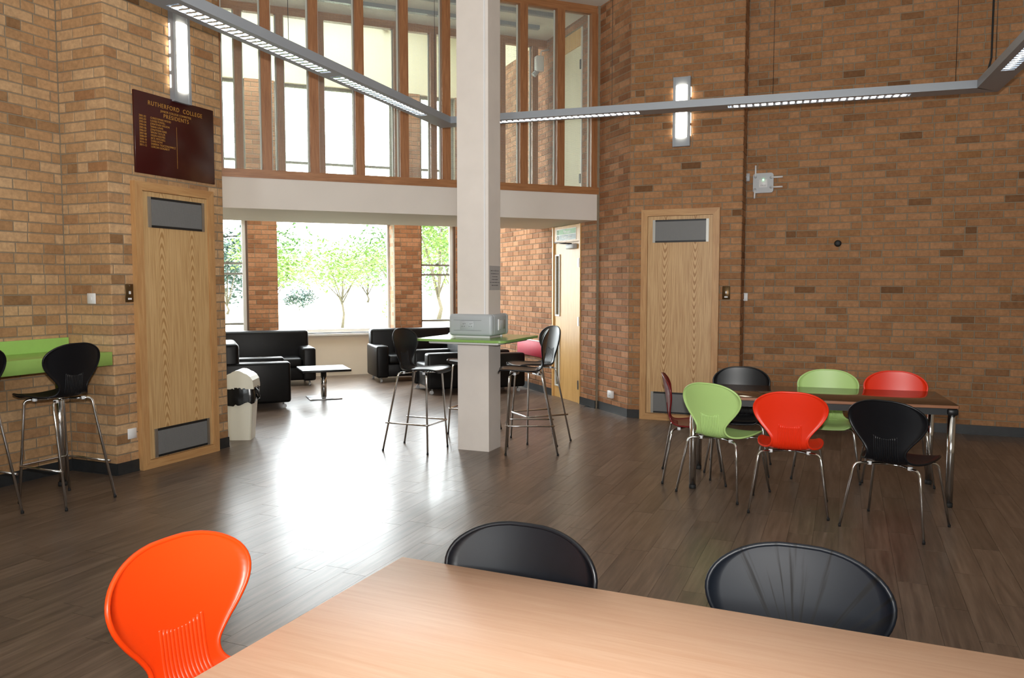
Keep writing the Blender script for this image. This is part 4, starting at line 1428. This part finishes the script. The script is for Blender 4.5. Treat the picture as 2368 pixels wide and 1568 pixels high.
# ------------------------------------------------------------------ fire exit sign
q = along(AL0, AA, FD0)
root = thing('exit_sign', 'green and grey fire exit keep clear sign above the maple door', 'sign', (q[0], q[1], 0), AA)
sx0, sx1 = 0.125, 0.735
MB().box(sx0, sx1, -0.004, -0.0005, 2.195, 2.355).build('backing', 'sign_white', root)
MB().box(sx0 + 0.09, sx1 - 0.012, -0.0052, -0.004, 2.280, 2.347).build('green_band', 'sign_green', root)
MB().box(sx0 + 0.09, sx1 - 0.012, -0.0052, -0.004, 2.203, 2.272).build('grey_band', 'sign_grey', root)
MB().box(sx0 + 0.012, sx0 + 0.08, -0.0052, -0.004, 2.280, 2.347).build('green_tile', 'sign_green', root)
MB().tube([(sx0 + 0.046 + 0.028 * math.cos(RAD(30 * k)), -0.0048, 2.2375 + 0.028 * math.sin(RAD(30 * k))) for k in range(12)], 0.004, 5, closed=True).build('mandatory_ring', 'sign_grey', root)
MB().box(sx0 + 0.042, sx0 + 0.050, -0.0056, -0.004, 2.222, 2.256).build('exclamation_mark', 'sign_grey', root)
man = MB()
mx, mz = sx0 + 0.046, 2.313
man.ball((mx + 0.006, -0.0055, mz + 0.022), 0.006, 1, 8)
man.tube([(mx + 0.003, -0.0055, mz + 0.014), (mx - 0.003, -0.0055, mz - 0.004)], 0.0045, 5)
man.tube([(mx - 0.003, -0.0055, mz - 0.004), (mx + 0.010, -0.0055, mz - 0.012), (mx + 0.006, -0.0055, mz - 0.026)], 0.003, 5)
man.tube([(mx - 0.003, -0.0055, mz - 0.004), (mx - 0.010, -0.0055, mz - 0.016), (mx - 0.020, -0.0055, mz - 0.018)], 0.003, 5)
man.tube([(mx + 0.003, -0.0055, mz + 0.012), (mx + 0.016, -0.0055, mz + 0.002)], 0.0025, 5)
man.tube([(mx + 0.001, -0.0055, mz + 0.012), (mx - 0.014, -0.0055, mz + 0.004)], 0.0025, 5)
man.build('running_figure', 'sign_white', root)
lettering('Fire exit', 0.062, 'lettering', 'sign_white', root, (sx0 + 0.335, -0.0054, 2.293), 'CENTER', 1.0, width=1.05)
lettering('Keep clear', 0.068, 'lettering', 'sign_white', root, (sx0 + 0.335, -0.0054, 2.218), 'CENTER', 1.0, width=1.05)

# ------------------------------------------------------------------ small things on the walls
def wall_thing(name, label, cat, p, ang, s, z):
    q = along(p, ang, s)
    return thing(name, label, cat, (q[0], q[1], z), ang)
def plate(name, label, p, ang, s, z, w_, h_, mat, knob=None, t=0.012, cat='switch'):
    r_ = wall_thing(name, label, cat, p, ang, s, z)
    MB().rbox(-w_ / 2, w_ / 2, -t, -0.003, -h_ / 2, h_ / 2, 0.003, 1).build('plate', mat, r_)
    if knob == 'switch':
        MB().box(-0.008, 0.008, -t - 0.005, -t, -0.012, 0.012).build('rocker', 'plate_white', r_)
    elif knob == 'fused':
        MB().box(-0.007, 0.007, -t - 0.008, -t, -0.008, 0.016).build('toggle', 'plate_white', r_)
        MB().box(-0.018, 0.018, -t - 0.003, -t, -0.055, -0.04).build('name_tag', 'plate_white', r_)
        MB().lathe([(0.004, 0.0), (0.004, 0.003)], 0, -t - 0.003, 8).build('screw', 'steel_brushed', r_).location = (0, 0, 0.06)
    elif knob == 'socket':
        hs = MB()
        for dx, dz, w2, h2 in ((0, 0.014, 0.003, 0.005), (-0.011, -0.010, 0.004, 0.003), (0.011, -0.010, 0.004, 0.003)):
            hs.box(dx - w2, dx + w2, -t - 0.0008, -t, dz - h2, dz + h2)
        hs.build('pin_holes', 'dark_slot', r_)
    return r_
plate('light_switch', 'white light switch on the short left brick return', C1, AE1, 0.309, 1.471, 0.095, 0.088, 'plate_white', 'switch')
plate('control_plate', 'bronze control plate beside the left oak cupboard door', C2, AE2, 0.167, 1.515, 0.08, 0.15, 'plate_bronze', 'fused')
plate('wall_socket', 'white blank socket plate low beside the left cupboard door', C2, AE2, 0.151, 0.33, 0.09, 0.088, 'plate_white', None, cat='socket')
plate('control_plate', 'bronze control plate beside the right oak cupboard door', K1, AE1, 1.129, 1.497, 0.085, 0.148, 'plate_bronze', 'fused')
plate('wall_socket', 'white socket low on the short brick wall beside the fire door', K2, AA, 0.375, 0.23, 0.11, 0.09, 'plate_white', 'socket', t=0.04, cat='socket')
plate('sensor_box', 'small white sensor box near the corner of the right brick wall', R0, AE1, 0.012, 1.446, 0.06, 0.092, 'plate_white', None, t=0.05, cat='sensor')
plate('junction_box', 'small white junction box left of the wireless router', R0, AE1, 0.012, 2.822, 0.05, 0.09, 'plastic_grey', None, t=0.03, cat='junction box')
# wireless router with four aerials
rt = wall_thing('wireless_router', 'white wireless router with four stub aerials on the right brick wall', 'router', R0, AE1, 0.188, 2.747)
hw = 0.112; r = 0.03
pts = []
for cx, cz, a0 in ((hw - r, -hw + r, -90), (hw - r, hw - r, 0), (-hw + r, hw - r, 90), (-hw + r, -hw + r, 180)):
    for k in range(5):
        a = RAD(a0 + 22.5 * k); pts.append((cx + r * math.cos(a), cz + r * math.sin(a)))
MB().prism_y(pts, -0.045, -0.003).build('casing', 'plastic_grey', rt)
MB().rbox(-0.045, 0.045, -0.050, -0.044, -0.05, 0.04, 0.004, 1).build('badge_panel', 'plate_white', rt)
lettering('CISCO', 0.02, 'lettering', 'ink_grey', rt, (0.0, -0.0506, -0.035), 'CENTER', 1.0)
MB().ball((0, -0.051, 0.036), 0.007, 1, 8).build('status_light', 'green_led', rt)
for (a, b) in (((-0.085, 0.07), (-0.085, 0.20)), ((-0.09, -0.07), (-0.092, -0.175)), ((0.085, 0.058), (0.212, 0.058)), ((0.085, -0.052), (0.212, -0.052))):
    ar = MB().tube([(a[0], -0.052, a[1]), (b[0], -0.055, b[1])], 0.0095, 8).build('aerial', 'plate_white', rt)
    MB().ball((a[0], -0.048, a[1]), 0.015, 1, 10).build('aerial_joint', 'plastic_grey', ar)
# black dome fixing
bk = wall_thing('wall_stop', 'small round black rubber stop on the right brick wall', 'wall stop', R0, AE1, 0.994, 2.046)
m_ = MB().tube([(0, -0.003, 0), (0, -0.035, 0), (0, -0.05, 0)], [0.038, 0.036, 0.024], 16).build('disc', 'black_rubber', bk)
MB().tube([(0, -0.05, 0), (0, -0.056, 0)], 0.012, 10).build('boss', 'dark_slot', bk)
# gallery camera and smoke detector
gc = wall_thing('security_camera', 'white security camera high in the gallery behind the screen', 'camera', along(AL0, AA, 0, -0.05), AA, 3.62, 4.70)
MB().rbox(-0.07, 0.05, -0.16, -0.04, -0.12, 0.10, 0.02, 2).build('camera_body', 'plate_white', gc)
MB().tube([(0, -0.08, 0.10), (0.0, -0.07, 0.17), (0, 0.046, 0.20)], 0.012, 8).build('bracket', 'plate_white', gc)
MB().tube([(-0.01, -0.12, -0.10), (-0.02, -0.18, -0.17)], 0.035, 12).build('lens', 'plastic_grey', gc)
sd_ = thing('smoke_detector', 'round white smoke detector on the cream wall above the lounge windows', 'smoke detector', (0, 0, 0), 0)
q = along(BW, AB, 0.613)
sd_.location = (q[0], q[1], 6.12); sd_.rotation_euler = (0, 0, RAD(AB))
MB().tube([(0, 0.0, 0), (0, -0.045, 0), (0, -0.06, 0)], [0.075, 0.075, 0.05], 18).build('base_disc', 'plate_white', sd_)
MB().tube([(0, -0.06, -0.02), (0, -0.10, -0.02)], 0.055, 16).build('sensor_cap', 'plastic_grey', sd_)

# ------------------------------------------------------------------ outside: lawn, trees, bushes
GZ = -0.25
MB().add([(-90, 15.2, GZ), (60, 15.2, GZ), (60, 160, GZ), (-90, 160, GZ), (-90, 12.4, GZ), (-9.0, 12.4, GZ), (-9.0, 15.2, GZ)], [(0, 1, 2, 3), (4, 5, 6, 0)]).build('ground', 'lawn', None, 'structure')['label'] = 'bright lawn outside the lounge windows'
MB().prism([along(BW, AB, -5.2, 0.5), along(BW, AB, 3.0, 0.5), along(BW, AB, 3.0, 2.6), along(BW, AB, -5.2, 2.6)], GZ - 0.05, GZ + 0.02).build('bounce_terrace', 'bounce_concrete', None, 'structure')  # added pale strip, bounces daylight up through the lounge windows
def leaf_cloud(mb, c, rx, rz, n, size, rnd):
    for _ in range(n):
        while True:
            p = Vector((rnd.uniform(-1, 1), rnd.uniform(-1, 1), rnd.uniform(-1, 1)))
            if 0.15 < p.length < 1:
                break
        p = p * (0.55 + 0.45 * rnd.random())
        x, y, z = c[0] + p.x * rx, c[1] + p.y * rx, c[2] + p.z * rz
        a, b = rnd.uniform(0, 6.28), rnd.uniform(-0.8, 0.8)
        s = size * rnd.uniform(0.6, 1.3)
        u = Vector((math.cos(a), math.sin(a), b)).normalized() * s
        v = Vector((-math.sin(a), math.cos(a), rnd.uniform(-0.9, 0.9))).normalized() * s * 0.5
        P_ = Vector((x, y, z))
        mb.add([P_ - u, P_ - v, P_ + u, P_ + v], [(0, 1, 2, 3)])
def tree(x, y, h, r, trunk, mat, label, cat='tree', n=1500, leaf=0.16, seed=1, branches=5, group='trees beyond the lounge windows', name='tree'):
    rnd = random.Random(seed)
    root = thing(name, label, cat, (x, y, GZ), 0, group)
    tz = h * trunk
    tb = MB()
    tr_ = 0.035 * h * 0.5
    tb.tube([(0, 0, 0), (0.02 * h, 0.01, tz * 0.5), (0.0, 0, tz), (0.03 * h, 0, h * 0.8)], [tr_, tr_ * 0.8, tr_ * 0.65, tr_ * 0.15], 8)
    ends = []
    for k in range(branches):
        a = 6.28 * k / branches + rnd.uniform(-0.4, 0.4)
        e_ = (math.cos(a) * r * 0.6, math.sin(a) * r * 0.6, tz + (h - tz) * rnd.uniform(0.25, 0.75))
        tb.tube([(0, 0, tz * rnd.uniform(0.85, 1.1)), (e_[0] * 0.5, e_[1] * 0.5, tz + (e_[2] - tz) * 0.6), e_], [tr_ * 0.45, tr_ * 0.3, tr_ * 0.12], 6)
        ends.append(e_)
    tb.build('trunk', 'bark', root)
    lb = MB()
    for e_ in ends:
        leaf_cloud(lb, e_, r * 0.62, (h - tz) * 0.34, n // (branches + 2), leaf, rnd)
    leaf_cloud(lb, (0, 0, tz + (h - tz) * 0.6), r * 0.9, (h - tz) * 0.45, 2 * n // (branches + 2), leaf, rnd)
    lb.build('foliage', mat, root, 'stuff')
    return root
tree(-7.3, 34.0, 3.9, 2.3, 0.30, 'leaf_light', 'young pale green tree with a clear trunk in the middle window', n=2600, leaf=0.10, seed=2, branches=8)
tree(-13.9, 46, 4.6, 2.4, 0.16, 'leaf_light', 'pale tree behind the lawn at the left of the middle window', n=2200, leaf=0.14, seed=3)
tree(-8.6, 60, 7.2, 3.6, 0.10, 'leaf_mid', 'green tree behind the lawn at the right of the middle window', n=2200, leaf=0.19, seed=4)
tree(-3.9, 42, 7.5, 2.8, 0.16, 'leaf_light', 'leafy pale tree filling the right lounge window', n=3400, leaf=0.14, seed=5)
tree(-5.6, 75, 10, 4.0, 0.1, 'leaf_mid', 'tall green tree far behind the right lounge window', n=2000, leaf=0.25, seed=6)
tree(-4.75, 33, 1.9, 0.8, 0.2, 'leaf_light', 'round pale shrub low in the right lounge window', cat='shrub', n=1200, leaf=0.06, seed=7, name='shrub')
tree(-18.0, 50, 5.4, 2.2, 0.10, 'leaf_dark', 'dark blue-green pine in the left lounge window', n=2000, leaf=0.17, seed=8)
tree(-20.8, 56, 5.5, 2.0, 0.2, 'leaf_dark', 'pale trunked pine at the left edge of the left lounge window', n=1500, leaf=0.18, seed=9)
tree(-15.6, 58, 1.8, 1.3, 0.12, 'leaf_dark', 'dark rounded bush at the far side of the lawn', cat='bush', n=1300, leaf=0.11, seed=10, name='bush')
tree(-24, 80, 9, 5, 0.12, 'leaf_mid', 'large green tree far off to the left', n=1800, leaf=0.3, seed=12)
tree(-15.5, 85, 7.5, 5, 0.1, 'leaf_light', 'broad pale tree far behind the middle window', n=2200, leaf=0.26, seed=14)
tree(-3, 92, 12, 6, 0.12, 'leaf_mid', 'large green tree far off to the right', n=1800, leaf=0.36, seed=13)

# daylight sampling guides in the window openings (they emit nothing themselves)
def portal(org, ang, a, b, z0, z1, y):
    ld = bpy.data.lights.new('window_portal', 'AREA')
    ld.shape = 'RECTANGLE'; ld.size = b - a; ld.size_y = z1 - z0
    ld.cycles.is_portal = True
    o = bpy.data.objects.new('window_portal', ld); COL.objects.link(o)
    p = along(org, ang, (a + b) / 2, y)
    o.location = (p[0], p[1], (z0 + z1) / 2)
    o.rotation_euler = (RAD(-90), 0, RAD(ang))
    o.rotation_euler = (RAD(90), 0, RAD(ang + 180)) if False else (RAD(-90), 0, RAD(ang))
for a, b in WIN.values():
    if b - a < 1.5:
        portal(BW, AB, a, b, 0.42, ZW1, 0.31)
    else:
        portal(BW, AB, a - 0.25, b + 0.25, ZW0 - 0.05, ZW1 + 0.05, 0.56)
    portal(BW, AB, a, b, ZU0, ZU1, 0.36)
for (a, b, c, d) in REAR:
    portal(RS, an if False else math.degrees(math.atan2(WA0[1] - RS[1], WA0[0] - RS[0])), a, b, c, d, 0.31)
ld = bpy.data.lights.new('window_portal', 'AREA'); ld.shape = 'RECTANGLE'; ld.size = 4.6; ld.size_y = 1.8; ld.cycles.is_portal = True
o = bpy.data.objects.new('window_portal', ld); COL.objects.link(o)
p = along(BW, AB, -1.3, -1.6); o.location = (p[0], p[1], HIGH + 0.15); o.rotation_euler = (0, 0, RAD(AB))
